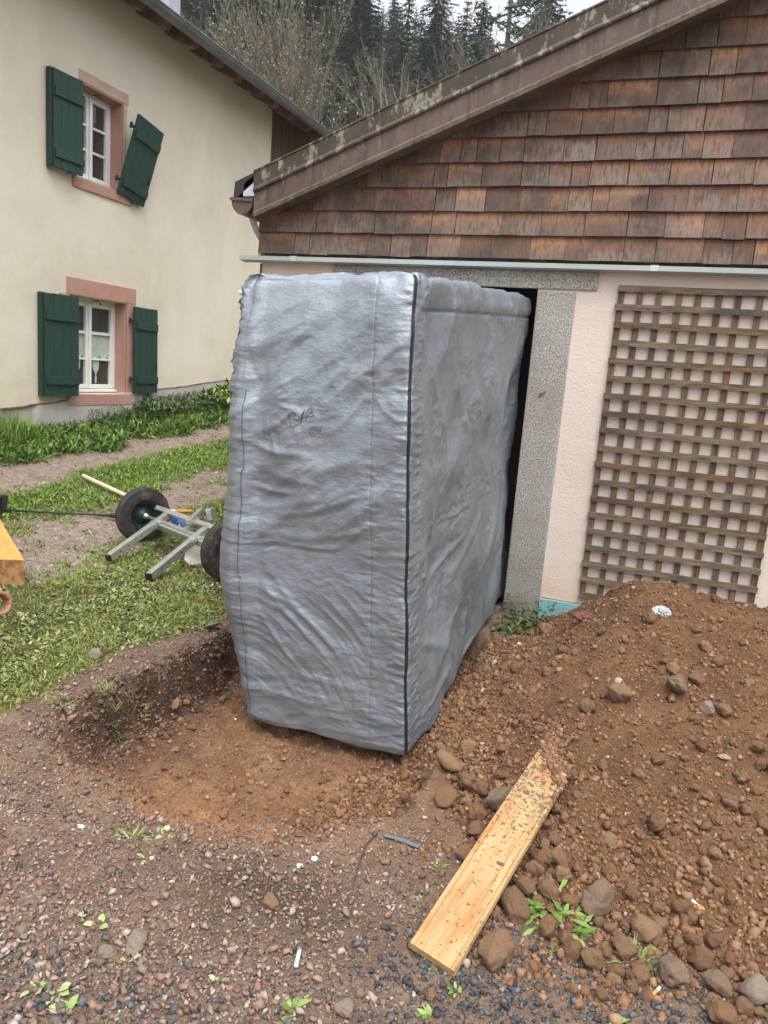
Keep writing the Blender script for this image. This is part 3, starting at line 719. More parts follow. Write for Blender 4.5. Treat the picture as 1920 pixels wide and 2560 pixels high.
# bank of weeds under the house wall
bank = lambda x, y: sstep(-5.28, -5.45, x+.1*fbm2(x*2, y*2, 2, 94))*np.clip(.6+.7*fbm2(x*1.6, y*1.6, 3, 95), .08, 1)
x, y, r = lawn_pts(26000, 209, -5.99, -5.2, 4.6, 11, bank)
n = len(x)
tag(leaves('bank_weeds', P3(x, y, .0), r.uniform(.04, .12, n), r.uniform(.014, .034, n), r.uniform(0, 6.28, n), r.uniform(.25, 1.25, n), r.uniform(.2, 1.0, n), OVAL, 'weed_leaf', None, 5),
    'thick green dock and dandelion leaves on the bank under the house wall', 'weeds', kind='stuff')
x, y, r = lawn_pts(40000, 211, -5.99, -5.15, 4.6, 11, bank)
n = len(x)
tag(leaves('bank_grass', P3(x, y, .0), r.uniform(.05, .14, n), r.uniform(.004, .008, n), r.uniform(0, 6.28, n), r.uniform(.1, .9, n), r.uniform(.3, 1.2, n), BLADE, 'weed_leaf', None, 6),
    'long grass growing through the weeds along the house plinth', 'grass', kind='stuff')
# yellow moss at the track edges
x, y, r = lawn_pts(60000, 213, -5.2, -2.2, 2.0, 8, lambda x, y: np.clip(sstep(.12, .5, grass_mask(x, y))*sstep(.98, .6, grass_mask(x, y))+.5*(fbm2(x*2.6, y*2.6, 3, 96) > .28)*grass_mask(x, y), 0, 1))
n = len(x)
tag(leaves('moss', P3(x, y, -.002), r.uniform(.008, .02, n), r.uniform(.004, .008, n), r.uniform(0, 6.28, n), r.uniform(0, 1.3, n), r.uniform(0, .6, n), BLADE, 'moss_tuft', None, 7),
    'yellow green moss along the edges of the tracks', 'moss', kind='stuff')

# ================================================================== HOUSE
HX0 = -6.0
house = empty('house', (HX0, 7.0, .7), 'cream rendered farmhouse with green shutters and red stone window surrounds', 'house')
def wall_with_holes(mb, y0, y1, z0, z1, holes, x_in, x_out):
    ys = sorted({y0, y1, *[h[0] for h in holes], *[h[1] for h in holes]}); zs = sorted({z0, z1, *[h[2] for h in holes], *[h[3] for h in holes]})
    for a, b in zip(ys, ys[1:]):
        for c, d in zip(zs, zs[1:]):
            if any(h[0] <= a and b <= h[1] and h[2] <= c and d <= h[3] for h in holes): continue
            mb.add([(x_out, a, c), (x_out, b, c), (x_out, b, d), (x_out, a, d)], [(0, 1, 2, 3)])
    for h in holes:   # reveals
        a, b, c, d = h
        mb.add([(x_out, a, c), (x_in, a, c), (x_in, a, d), (x_out, a, d)], [(0, 1, 2, 3)])
        mb.add([(x_out, b, c), (x_out, b, d), (x_in, b, d), (x_in, b, c)], [(0, 1, 2, 3)])
        mb.add([(x_out, a, d), (x_in, a, d), (x_in, b, d), (x_out, b, d)], [(0, 1, 2, 3)])
        mb.add([(x_out, a, c), (x_out, b, c), (x_in, b, c), (x_in, a, c)], [(0, 1, 2, 3)])
LOW = (6.50, 7.405, 1.0, 2.035); UPP = (6.60, 7.30, 3.225, 4.15)
w = MB(); wall_with_holes(w, 0.0, 10.56, .9, 5.25, [LOW, UPP], HX0-.32, HX0)
# irregular render edge above the plinth
ys = np.linspace(0, 10.56, 160); edge = .86+np.clip((ys-5.6)*.083, -.1, .5)+.012*np.array([fbm2(np.array([q*3]), np.array([.3]), 3, 5)[0] for q in ys])
top = np.full_like(ys, .9)
w2 = MB()
for i in range(len(ys)-1):
    lo0, lo1 = edge[i], edge[i+1]
    if ys[i] >= 6.46 and ys[i+1] <= 7.49 and True: continue
    if lo0 < .899: w.add([(HX0+.002, ys[i], lo0), (HX0+.002, ys[i+1], lo1), (HX0+.002, ys[i+1], .9), (HX0+.002, ys[i], .9)], [(0, 1, 2, 3)])
wall = w.build('wall', 'cream_plaster', house)
# gables and back so that the house is closed
b = MB(); b.add([(HX0, 0, .2), (HX0, 0, 5.25), (-10, 0, 7.45), (-14, 0, 5.25), (-14, 0, .2)], [(0, 1, 2, 3, 4)])
b.add([(HX0-.35, 10.5, .2), (HX0-.35, 10.5, 5.25), (-10, 10.5, 7.4), (-14, 10.5, 5.25), (-14, 10.5, .2)], [(4, 3, 2, 1, 0)])
b.add([(-14, 0, .2), (-14, 10.5, .2), (-14, 10.5, 5.25), (-14, 0, 5.25)], [(0, 1, 2, 3)])
b.add([(HX0-.6, 0.1, .9), (HX0-.6, 10.5, .9), (HX0-.6, 10.5, 5.2), (HX0-.6, .1, 5.2)], [(0, 1, 2, 3)])
b.build('rear_wall', 'cream_plaster', house)
# plinth: the render stops on a rising line, grey cement under it
pl = MB()
for i in range(len(ys)-1):
    t0, t1 = max(edge[i], .0), max(edge[i+1], .0)
    pl.add([(HX0+.016 if t0 > .9 else HX0-.012, ys[i], .3), (HX0+.016 if t1 > .9 else HX0-.012, ys[i+1], .3), (HX0+.016 if t1 > .9 else HX0-.012, ys[i+1], t1), (HX0+.016 if t0 > .9 else HX0-.012, ys[i], t0), (HX0-.03, ys[i], t0+.001), (HX0-.03, ys[i+1], t1+.001)],
           [(0, 1, 2, 3), (3, 2, 5, 4)])
pl.build('plinth', 'plinth', house)
# dark strip, a painted shade line where render meets plinth
for lo_, hi_ in ((0, 6.42), (7.5, 11)):
    ck = MB()
    for i in range(len(ys)-1):
        if not lo_ <= ys[i] < hi_: continue
        ck.bar((HX0+.004, ys[i], edge[i]-.004), (HX0+.004, ys[i+1], edge[i+1]-.004), .03, .009+.006*random.random())
    ck.build('render_shade_line', 'rafter_wood', house)

def shutter(p_tl, yax, zax, wd, ht, thick, hinge_side, cut):
    """a ledged board shutter; p_tl its top corner on the near side, yax/zax unit vectors along width and upwards"""
    yax, zax = Vector(yax).normalized(), Vector(zax).normalized(); n = yax.cross(zax).normalized()
    if n.x < 0: n = -n
    o0 = Vector(p_tl)
    def pt(u, v, d): return o0+yax*u-zax*v+n*d
    def slab(mb, u0, u1, v0, v1, d0, d1):
        mb.add([pt(u0, v1, d0), pt(u1, v1, d0), pt(u1, v0, d0), pt(u0, v0, d0), pt(u0, v1, d1), pt(u1, v1, d1), pt(u1, v0, d1), pt(u0, v0, d1)],
               [(0, 3, 2, 1), (4, 5, 6, 7), (0, 1, 5, 4), (1, 2, 6, 5), (2, 3, 7, 6), (3, 0, 4, 7)])
    mb = MB(); nb = 4; bw = wd/nb
    for i in range(nb): slab(mb, i*bw+.0015, (i+1)*bw-.0015, random.uniform(0, .004), ht-random.uniform(0, .004), 0, thick+random.uniform(-.001, .001))
    s = mb.build('shutter', 'green_paint', house, bevel=.002)
    for v in (.145*ht+.03, .80*ht):
        m2 = MB(); slab(m2, .012 if hinge_side > 0 else .03, wd-.012, v, v+.085, thick+.0015, thick+.022); m2.build('batten', 'green_paint', s, bevel=.003)
    c = MB(); cu, cv = wd*.5, ht*.34
    if cut == 'diamond': P = [(0, -.035), (.012, 0), (.004, .004), (.008, .03), (-.008, .03), (-.004, .004), (-.012, 0)]
    elif cut == 'moon': P = [(.012, -.035), (-.004, -.02), (-.010, 0), (-.002, .02), (.014, .032), (.004, .012), (.002, -.008)]
    else: P = [(0, -.03), (.012, -.005), (.018, .012), (.004, .014), (.006, .03), (-.006, .03), (-.004, .014), (-.018, .012), (-.012, -.005)]
    c.poly([pt(cu+a, cv+b, thick+.0005) for a, b in P], n*.0012); c.build('cutout_shade', 'black_iron', s)  # thin dark plate on the boards, painting the shade of a cut-through hole
    for v in (.15*ht, .83*ht):
        hb = MB(); u0 = -.045 if hinge_side < 0 else wd-.01; u1 = .02 if hinge_side < 0 else wd+.045
        slab(hb, u0, u1, v, v+.03, -.012, -.004); slab(hb, u0, u0+.02, v-.015, v+.045, -.02, .004) if hinge_side < 0 else slab(hb, u1-.02, u1, v-.015, v+.045, -.02, .004)
        hb.build('hinge', 'black_iron', s)
    st = MB(); st.bar(pt(wd*.62, ht-.004, thick*.5), pt(wd*.62, ht+.03, thick*.5), .03, .012); st.bar(pt(wd*.5, ht+.012, thick*.5), pt(wd*.74, ht+.012, thick*.5+.02), .012, .012)
    st.build('stay', 'black_iron', s)
    if hinge_side < 0:
        lt = MB(); slab(lt, wd-.05, wd-.03, ht*.62, ht*.72, thick, thick+.012); slab(lt, wd-.055, wd-.025, ht*.66, ht*.68, thick, thick+.02); lt.build('latch', 'black_iron', s)
    else:
        ed = MB(); slab(ed, -.026, 0.0, 0, ht, -.045, thick*.45); ed.build('rebate_edge', 'dark_edge', s, bevel=.003)
    return s
shutter((-5.945, 6.075, 2.012), (.06, 1, 0), (0, 0, 1), .445, 1.03, .028, 1, 'club')
shutter((-5.955, 7.455, 2.014), (.03, 1, 0), (0, -.025, 1), .41, 1.0, .028, -1, 'club')
shutter((-5.945, 6.20, 4.115), (.06, 1, 0), (0, 0, 1), .375, .90, .028, 1, 'diamond')
shutter((-5.815, 7.305, 4.048), (0, .453, -.074), (.15, .137, .808), .45, .86, .026, -1, 'moon')

def window(op, sill, lintel, x0, red, lat):
    y0, y1, z0, z1 = op; xf = HX0-.17
    f = MB(); fw = .045
    zb = z0+.09
    for a, b in (((y0, z0), (y1, zb-.04)), ((y0, z1-fw), (y1, z1)), ((y0, zb-.04), (y0+fw, z1-fw)), ((y1-fw, zb-.04), (y1, z1-fw))):
        f.box((xf-.05, a[0], a[1]), (xf+.012, b[0], b[1]))
    f.box((xf, y0-.0, z0+.012), (xf+.045, y1, z0+.04))        # drip rail
    fr = f.build('window', 'white_paint', house, bevel=.004)
    ym = (y0+y1)/2
    for k, (a, b) in enumerate(((y0+fw, ym), (ym, y1-fw))):
        c = MB(); st = .048; za, zb2 = zb-.038, z1-fw
        X0, X1 = xf-.03, xf+.022
        c.box((X0, a+.001, za), (X1, a+st, zb2)); c.box((X0, b-st, za), (X1, b-.001, zb2))
        c.box((X0, a+st, za), (X1, b-st, za+st*.9)); c.box((X0, a+st, zb2-st*.9), (X1, b-st, zb2))
        if k == 0: c.box((X1, b-.018, za), (X1+.018, b+.018, zb2))
        hgt = (zb2-za-1.8*st)
        for j in (1, 2):
            zc = za+.9*st+hgt*j/3; c.box((xf-.02, a+st, zc-.012), (X1-.004, b-st, zc+.012))
        c.build('casement', 'white_paint', fr, bevel=.003)
        g = MB(); g.add([(xf-.012, a+st, za+.02), (xf-.012, b-st, za+.02), (xf-.012, b-st, zb2-.02), (xf-.012, a+st, zb2-.02)], [(0, 1, 2, 3)]); g.build('pane', 'glass', fr)
        if lat:
            cu = MB(); n = 14
            for zt, zl, sway in ((za+.70*hgt+.04, za+.42*hgt, 0), ):
                vs = []; fs = []
                for i in range(n+1):
                    u = i/n; yy = a+st+.008+(b-a-2*st-.016)*u; dx = .003*math.sin(u*31)
                    vs += [(xf-.0085+.002*math.sin(u*25), yy, zt), (xf-.0085+.002*math.sin(u*25+1), yy, zl-.02*abs(math.sin(u*6.3)))]
                fs = [(2*i, 2*i+2, 2*i+3, 2*i+1) for i in range(n)]; cu.add(vs, fs)
            yc = a+(b-a)*(.36 if k else .62); zt = za+.36*hgt
            cu.poly([(xf-.0065, yc+dy, zt+dz) for dy, dz in ((-.055, .02), (-.05, -.08), (-.012, -.14), (-.004, -.165), (-.014, -.18), (-.014, -.25), (.014, -.25), (.014, -.18), (.004, -.165), (.012, -.14), (.05, -.08), (.055, .02))], (.0008, 0, 0))
            cu.build('curtain', 'curtain', fr)
    m = 'sandstone'
    l = MB(); l.box((HX0-.18, lintel[0], lintel[2]), (HX0+.008, lintel[1], lintel[3])); l.build('lintel', m if red else 'pale_sandstone', fr, bevel=.006)
    s = MB(); s.box((HX0-.18, sill[0], sill[2]), (HX0+.022, sill[1], sill[3])); s.build('sill', m, fr, bevel=.008)
    for a, b in ((y0-.15, y0), (y1, y1+(.135 if red else .055))):
        j = MB(); j.box((HX0-.18, a, z0), (HX0+.007, b, lintel[2])); j.build('jamb', m if red else 'pale_sandstone', fr, bevel=.006)
    if not red:
        j = MB(); j.box((HX0-.175, y0+.001, lintel[2]-.014), (HX0-.001, y1-.001, lintel[2]-.002)); j.box((HX0-.17, y1-.014, z0), (HX0-.004, y1-.0015, lintel[2]-.016)); j.build('reveal', 'sandstone', fr)
    else:
        j = MB(); j.box((HX0-.17, y1-.012, z0), (HX0-.004, y1-.0015, lintel[2]-.003)); j.build('reveal', 'sandstone', fr)
    hk = MB(); yc = ym+.02; hk.tube([(xf+.05, yc, z1-.02), (HX0-.05, yc+.02, z1-.018), (HX0-.02, yc+.02, z1-.06)], .006, 6); hk.build('hook', 'black_iron', fr)
window((6.50, 7.405, 1.0, 2.035), (6.455, 7.49, .872, .998), (6.45, 7.56, 2.037, 2.215), 0, True, True)
window((6.60, 7.30, 3.225, 4.15), (6.53, 7.45, 3.115, 3.222), (6.62, 7.385, 4.152, 4.265), 0, False, False)

# roof, eaves, gutter
PITCH = math.tan(R(27))
def roof_z(x, lift=0): return 5.06+(-5.52-x)*PITCH+lift
rf = MB()
for (x0, x1, l0, l1) in ((-5.50, -10.0, .035, .035),):
    za, zb = roof_z(x0, .03), roof_z(x1, .03)
    rf.add([(x0, 0, za), (x0, 12.75, za), (x1, 12.75, zb), (x1, 0, zb), (x0, 0, za+.035), (x0, 12.75, za+.035), (x1, 12.75, zb+.035), (x1, 0, zb+.035),
            (-14.5, 0, za), (-14.5, 12.75, za), (-14.5, 0, za+.035), (-14.5, 12.75, za+.035)],
           [(0, 3, 2, 1), (4, 5, 6, 7), (0, 1, 5, 4), (0, 4, 7, 3), (1, 2, 6, 5), (3, 8, 9, 2), (7, 6, 11, 10), (3, 7, 10, 8), (2, 9, 11, 6)])
rf.build('roof', 'roof_tile', house)
so = MB()     # boards above the rafters
for i in range(4):
    xa = -5.53-.17*i; xb = xa-.165
    so.add([(xa, 0.02, roof_z(xa, .0)), (xa, 12.7, roof_z(xa, .0)), (xb, 12.7, roof_z(xb, .004*(i % 2))), (xb, .02, roof_z(xb, .004*(i % 2)))], [(0, 3, 2, 1)])
so.build('soffit', 'eaves_wood', house)
for i in range(-2, 18):
    yy = 5.06+.497*i+random.uniform(-.03, .03)
    if yy > 12.6 or yy < 3: continue
    ra = MB(); prof = []
    xe = -5.60+random.uniform(-.015, .02)
    def zt(x): return roof_z(x, -.003)
    P = [(xe, zt(xe)), (xe+.012, zt(xe)-.035), (xe+.002, zt(xe)-.075), (xe-.04, zt(xe)-.125), (xe-.10, zt(xe-.1)-.165), (-6.2, zt(-6.2)-.165), (-6.2, zt(-6.2))]
    ra.poly([(x, yy-.07, z) for x, z in P], (0, .14, 0)); ra.build('rafter', 'rafter_wood', house, bevel=.02)
# masonry course between the rafters at the wall head
wh = MB(); wh.box((HX0-.3, 0, 5.0), (HX0-.004, 10.56, 5.24)); wh.build('wall_head', 'rafter_wood', house)
gt = MB(); gr = .072; gxc, gzc = -5.49, 5.045
ang = np.linspace(math.pi*1.0, 2*math.pi, 13)
vs = []; 
for yy in (0, 12.8):
    vs += [(gxc+gr*math.cos(a), yy, gzc+gr*math.sin(a)) for a in ang]
n = len(ang); gt.add(vs, [(i, i+1, n+i+1, n+i) for i in range(n-1)])
gt.tube([(gxc+gr, 0, gzc+.004), (gxc+gr, 12.8, gzc+.004)], .011, 8)
gt.add([(gxc-gr, 0, gzc), (gxc-gr, 12.8, gzc), (gxc-gr-.01, 12.8, gzc+.06), (gxc-gr-.01, 0, gzc+.06)], [(0, 1, 2, 3)])
gut = gt.build('gutter', 'zinc', house, True)
for i in range(28):
    yy = 3.2+.34*i
    if yy > 12.7: break
    j = MB(); rr_ = gr+.0035
    vs = [(gxc+rr_*math.cos(a), y_, gzc+rr_*math.sin(a)) for y_ in (yy-.009, yy+.009) for a in ang]
    j.add(vs, [(i_, i_+1, n+i_+1, n+i_) for i_ in range(n-1)]); j.build('gutter_band', 'zinc', gut, True)
cl = MB()
for i in range(20):
    yy = 10.565+.11*i; cl.box((HX0-.09-.012*(i % 2), yy, 3.2), (HX0-.06, yy+.104-.02*(i % 2), 5.32))
cl.build('wood_cladding', 'board_wood', house)
q = MB(); q.box((HX0-.32, 10.50, .8), (HX0+.003, 10.563, 5.0)); q.build('corner_edge', 'cream_plaster', house)
ch = MB(); c0 = onX(421, 6, -6.4); c1 = onX(452, 6, -6.4)
ch.box((-6.75, c0[1], roof_z(-6.4)-.1), (-6.4, c1[1], c0[2]+1.1)); ch.build('chimney', 'chimney_metal', house, bevel=.01)

# ================================================================== BARN (garage with shingled gable)
BY = 4.75
barn = empty('outbuilding', (-1, BY, 0), 'low outbuilding with brown shingled gable above pink rendered wall and open doorway', 'outbuilding')
RX = 1.35                                   # ridge
SL = .394
def low_line(x): return 2.43+SL*(min(x, 2*RX-x)+2.69)
DX0, DX1, DZ = -1.98, -.82, 2.06
w = MB()
w.box((-2.72, BY, -.4), (DX0, BY+.25, 2.21)); w.box((DX1, BY, .157), (5.4, BY+.25, 2.21)); w.box((DX0, BY+.001, DZ), (DX1, BY+.249, 2.21)); w.box((DX1, BY+.004, -.4), (5.4, BY+.246, .157))
w.box((-2.72, BY+.25, -.4), (-2.47, 10, 2.5)); w.box((5.15, BY+.25, -.4), (5.4, 10, 2.5)); w.box((-2.72, 10, -.4), (5.4, 10.2, 2.5))
w.build('wall', 'pink_plaster', barn)
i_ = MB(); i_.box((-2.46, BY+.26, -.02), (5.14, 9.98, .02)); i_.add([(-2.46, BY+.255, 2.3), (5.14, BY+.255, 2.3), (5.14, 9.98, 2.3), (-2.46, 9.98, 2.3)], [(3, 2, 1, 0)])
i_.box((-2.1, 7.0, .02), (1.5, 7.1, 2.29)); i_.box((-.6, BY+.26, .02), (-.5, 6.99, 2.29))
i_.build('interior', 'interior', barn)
gb = MB(); gb.poly([(-2.72, BY+.02, 2.212), (5.4, BY+.02, 2.212), (5.4, BY+.02, low_line(5.4)+.1), (RX, BY+.02, low_line(RX)+.1), (-2.72, BY+.02, low_line(-2.72)+.1)], (0, .2, 0)); gb.build('gable_backing', 'rafter_wood', barn)
# shingles: one mesh, each a tapered board
sv, sf, suv = [], [], []
rs = random.Random(5)
COURSE = [2.225, 2.362, 2.50, 2.64, 2.778, 2.918, 3.058, 3.198, 3.338, 3.478, 3.618, 3.758, 3.898]
for ci, z0 in enumerate(COURSE):
    x = -2.74-(0 if ci == 0 else rs.uniform(0, .0)); 
    while x < 5.42:
        wd = rs.choice([rs.uniform(.09, .15), rs.uniform(.15, .22), rs.uniform(.20, .29)])
        xa, xb = x, min(x+wd-rs.uniform(.0015, .006), 5.44); x += wd
        zb = z0+rs.uniform(-.0025, .002)+ (-.005 if rs.random() < .06 else 0); zt = z0+.165
        lim = max(low_line(xa), low_line(xb))+.12
        if zb > min(low_line(xa), low_line(xb))+.10: continue
        ta, tb = min(zt, low_line(xa)+.13), min(zt, low_line(xb)+.13)
        yb = BY-.038+rs.uniform(-.002, .002); yt = BY-.016+rs.uniform(-.002, .002); th = .011
        slope = (yt-yb)/(.165); tilt = rs.uniform(-.003, .003)
        b0 = len(sv)
        sv += [(xa, yb, zb), (xb, yb, zb+tilt), (xb, yb+slope*(tb-zb), tb), (xa, yb+slope*(ta-zb), ta), (xa, yb+th, zb), (xb, yb+th, zb+tilt), (xb, yb+slope*(tb-zb)+th*.4, tb), (xa, yb+slope*(ta-zb)+th*.4, ta)]
        fs = [(0, 1, 2, 3), (0, 4, 5, 1), (1, 5, 6, 2), (3, 7, 4, 0), (2, 6, 7, 3)]
        u0 = rs.uniform(0, 40)
        uvv = [(u0, 0), (u0+xb-xa, 0), (u0+xb-xa, (tb-zb)/.145), (u0, (ta-zb)/.145)]; uvv = uvv+uvv
        for f in fs: sf.append(tuple(b0+q for q in f)); suv += [uvv[q] for q in f]
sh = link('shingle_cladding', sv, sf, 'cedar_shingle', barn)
ul = sh.data.uv_layers.new(name='UVMap'); ul.data.foreach_set('uv', np.array(suv, np.float32).ravel())
# barge board and verge flashing, one folded profile run up each slope
PROF = [(-.012, .002), (-.016, .018), (.006, .022), (.020, .012), (.126, .010), (.130, .026), (.140, .030), (.152, .026), (.158, .022), (.238, .026), (.244, .034), (.252, .034), (.256, .02), (.256, -.06), (-.012, -.06)]   # (up, out)
UP = [0, 0, 0, 0, 0, .4, .5, .6, 1, 1, 1, 1, 1, 1, 0]; ED = [.25, .3, .1, .05, .25, .8, 1, .8, .55, .9, .8, .5, .4, 0, 0]; LIP = [1, 1, .9, 0, 0, .2, .3, .2, 0, 0, .3, .3, .3, 0, 0]
def barge(x0, x1, n):
    V = []; A = []; B = []; C = []
    xs = np.linspace(x0, x1, n)
    for x in xs:
        for (u, o), p, e, l in zip(PROF, UP, ED, LIP):
            V.append((x, BY-.175-o, low_line(x)+.012+u*1.07)); A.append(p); B.append(e); C.append(l)
    k = len(PROF); Fq = [(i*k+j, (i+1)*k+j, (i+1)*k+(j+1) % k, i*k+(j+1) % k) for i in range(n-1) for j in range(k)]
    Fq += [tuple(range(k)), tuple((n-1)*k+j for j in range(k-1, -1, -1))]
    o = link('bargeboard', V, Fq, 'brown_fascia', barn)
    setattr_f(o, 'upper', A); setattr_f(o, 'edge', B); setattr_f(o, 'lip', C)
barge(-2.70, RX, 40); barge(RX, 5.42, 40)
sf2 = MB()
for a, b in ((-2.70, RX), (RX, 5.42)):
    sf2.add([(a, BY-.115, low_line(a)+.02), (b, BY-.115, low_line(b)+.02), (b, BY+.02, low_line(b)+.02), (a, BY+.02, low_line(a)+.02)], [(3, 2, 1, 0)])
sf2.build('verge_soffit', 'rafter_wood', barn)
rf = MB()
def rl(x): return low_line(x)+.292
rf.poly([(-2.86, BY-.165, rl(-2.86)-.005), (RX, BY-.165, rl(RX)), (5.55, BY-.165, rl(5.55)), (5.55, BY-.165, rl(5.55)-.05), (RX, BY-.165, rl(RX)-.06), (-2.70, BY-.165, rl(-2.70)-.06), (-2.87, BY-.165, rl(-2.87)-.12)], (0, 5.7, 0))
rf.build('roof', 'dark_sheet', barn)
fl = MB(); fl.add([(-2.70, BY-.165, 2.70), (-2.70, 10, 2.70), (-2.79, 10, 2.64), (-2.79, BY-.165, 2.64), (-2.795, BY-.165, 2.56), (-2.795, 10, 2.56), (-2.70, BY-.165, 2.56), (-2.70, BY+.1, 2.56)], [(0, 1, 2, 3), (3, 2, 5, 4), (3, 4, 6, 0)]); fl.build('drip_sheet', 'pale_metal', barn)
gt = MB(); gc, gz_, gr = -2.788, 2.535, .082
ang = np.linspace(math.pi, 2*math.pi, 15); n = len(ang)
vs = [(gc+gr*math.cos(a), yy, gz_+gr*math.sin(a)*1.15) for yy in (BY-.185, 10.2) for a in ang]
gt.add(vs, [(i, i+1, n+i+1, n+i) for i in range(n-1)]); gt.tube([(gc-gr, BY-.19, gz_+.004), (gc-gr, 10.2, gz_+.004)], .011, 8)
gu = gt.build('gutter', 'brown_gutter', barn, True)
ec = MB(); ec.poly([(gc+(gr-.001)*math.cos(a), BY-.183, gz_+(gr-.001)*math.sin(a)*1.15) for a in ang], (0, .004, 0)); ec.bar((gc-gr, BY-.186, gz_+.004), (gc+gr, BY-.186, gz_-.004), .014, .02); ec.build('end_cap', 'brown_gutter', gu)
dp = MB(); dp.tube([(gc, BY-.05, gz_-.09), (-2.765, BY-.03, gz_-.16), (-2.75, BY+.03, gz_-.22), (-2.75, BY+.03, 2.2)], .022, 10); dp.build('downpipe', 'plinth', barn)
ct = MB(); ct.box((-2.738, BY-.004, -.3), (-2.7205, BY+.03, 2.16)); ct.build('corner_trim', 'rafter_wood', barn)
fm = MB()
for a, b in ((-2.86, -2.45), (-2.452, -.15), (-.148, 2.4), (2.402, 5.4)):
    fm.add([(a, BY-.075, 2.172), (b, BY-.075, 2.172), (b, BY-.078, 2.199), (a, BY-.078, 2.199), (a, BY+.0, 2.208), (b, BY+.0, 2.208), (a, BY-.0, 2.165), (b, BY-.0, 2.165)],
           [(0, 1, 2, 3), (3, 2, 5, 4), (6, 7, 1, 0), (0, 3, 4, 6), (1, 7, 5, 2)])
for a in (-2.47, -.19, 2.38): fm.box((a, BY-.082, 2.170), (a+.045, BY-.06, 2.2025))
fm.build('drip_flashing', 'pale_flashing', barn)
df = MB(); df.box((-2.19, BY-.012, DZ), (-.47, BY+.2, 2.163)); f0 = df.build('door_frame', 'granite', barn, bevel=.006)
for a, b in ((DX0-.23, DX0), (DX1, DX1+.23)):
    j = MB(); j.box((a, BY-.010, -.3), (b, BY+.2, DZ-.012)); j.build('jamb', 'granite', f0, bevel=.008)
cp = onY(1356, 985, BY-.011); ch_ = MB(); ch_.poly([cp+np.array(q) for q in ((-.026, 0, -.020), (-.010, 0, -.022), (.012, 0, -.002), (.024, 0, .022), (.008, 0, .012), (-.014, 0, .004))], (0, -.0015, 0)); ch_.build('chip', 'rafter_wood', f0)
th = MB(); th.box((DX0, BY+.02, -.3), (DX1, BY+.24, .03)); th.build('threshold', 'granite', f0)
bb = MB(); bb.box((DX1+.2305, BY-.018, -.25), (3.2, BY-.003, .150)); bb.build('plinth_board', 'blue_board', barn)

# trellis
tr = empty('trellis', (.13, BY-.03, .15), 'weathered square wooden trellis panel fixed to the pink wall', 'trellis')
tx0, tx1, tz0, tz1 = -.352, .637, .235, 2.093
def laths(name, specs, yb, th):
    V = []; Fq = []; UV = []; T = []
    rl_ = random.Random(3 if name[0] == 'h' else 4)
    for (a, b, horiz) in specs:
        (x0, z0), (x1, z1) = a, b; nseg = 14; u0 = rl_.uniform(0, 30); tone = rl_.random()*(1 if horiz else .55); b0 = len(V)
        L = math.hypot(x1-x0, z1-z0); hw = .0175
        for i in range(nseg+1):
            t = i/nseg; cx, cz = x0+(x1-x0)*t, z0+(z1-z0)*t; wob = .0015*math.sin(t*7+u0)
            dx, dz = (0, hw) if horiz else (hw, 0)
            for sx, yy in ((-1, yb), (1, yb), (1, yb+th), (-1, yb+th)):
                V.append((cx+dx*sx+(0 if horiz else wob), yy, cz+dz*sx+(wob if horiz else 0))); UV.append((u0+t*L, .018*(sx+1)+u0*3.3+(.04 if yy > yb else 0))); T.append(tone)
        for i in range(nseg):
            for j in range(4):
                jj = (j+1) % 4; Fq.append((b0+i*4+j, b0+(i+1)*4+j, b0+(i+1)*4+jj, b0+i*4+jj))
        Fq.append((b0, b0+1, b0+2, b0+3)); Fq.append(tuple(b0+nseg*4+q for q in (3, 2, 1, 0)))
    o = link(name, V, Fq, 'trellis_wood', tr)
    setattr_f(o, 'tone', T)
    ul = o.data.uv_layers.new(name='UVMap'); uvs = np.array(UV, np.float32); idx = np.zeros(len(o.data.loops), np.int32); o.data.loops.foreach_get('vertex_index', idx)
    ul.data.foreach_set('uv', uvs[idx].ravel())
    return o
rl2 = random.Random(9); H_, V_ = [], []
for i in range(19):
    z = tz1-.017-(tz1-tz0)*i/18.0; e = rl2.uniform(-.008, .008)
    H_.append(((tx0+e, z+rl2.uniform(-.003, .003)), (tx1+rl2.uniform(-.01, .01), z+rl2.uniform(-.003, .003)), True))
for i in range(10):
    x = tx0+.02+(tx1-tx0-.04)*i/9.0
    V_.append(((x+rl2.uniform(-.003, .003), tz0-.005), (x+rl2.uniform(-.003, .003), tz1), False))
laths('vertical_laths', V_, BY-.0165, .013); laths('horizontal_laths', H_, BY-.0305, .0135)
nl = MB()
for h in H_:
    for v in V_[::2]: nl.lathe([(0, .0001), (.001, .003), (.0025, .003)], (v[0][0], BY-.0298, h[0][1]), (0, -1, 0), 6)
nl.build('nails', 'steel_bolt', tr)

# ================================================================== COVERED BOX
cov = empty('covered_box', (-1.25, 3.75, -.08), 'tall box under a zipped silver insulated cover, half pushed into the doorway', 'covered box')
cb = {'BL': (-1.66, 4.85, .08), 'FL': (-1.60, 2.80, -.075), 'FR': (-.815, 2.80, -.085), 'BR': (-.875, 4.95, .08)}
ctp = {'BL': (-1.70, 4.75, 1.99), 'FL': (-1.605, 2.63, 1.80), 'FR': (-.905, 2.62, 1.835), 'BR': (-.87, 4.80, 2.005)}
cb = {k: np.array(v) for k, v in cb.items()}; ctp = {k: np.array(v) for k, v in ctp.items()}
WL, WF, WR = 2.0, .76, 2.1
sL = np.linspace(0, WL, 110)[:-1]; sF = WL+np.arange(0, WF, .0048); sR = WL+WF+np.arange(0, WR+.001, .0052)
s_all = np.r_[sL, sF, sR]; ns = len(s_all); i_fl, i_fr = len(sL), len(sL)+len(sF)
HT = 1.94; tt = np.linspace(0, 1, 370); nt = len(tt)
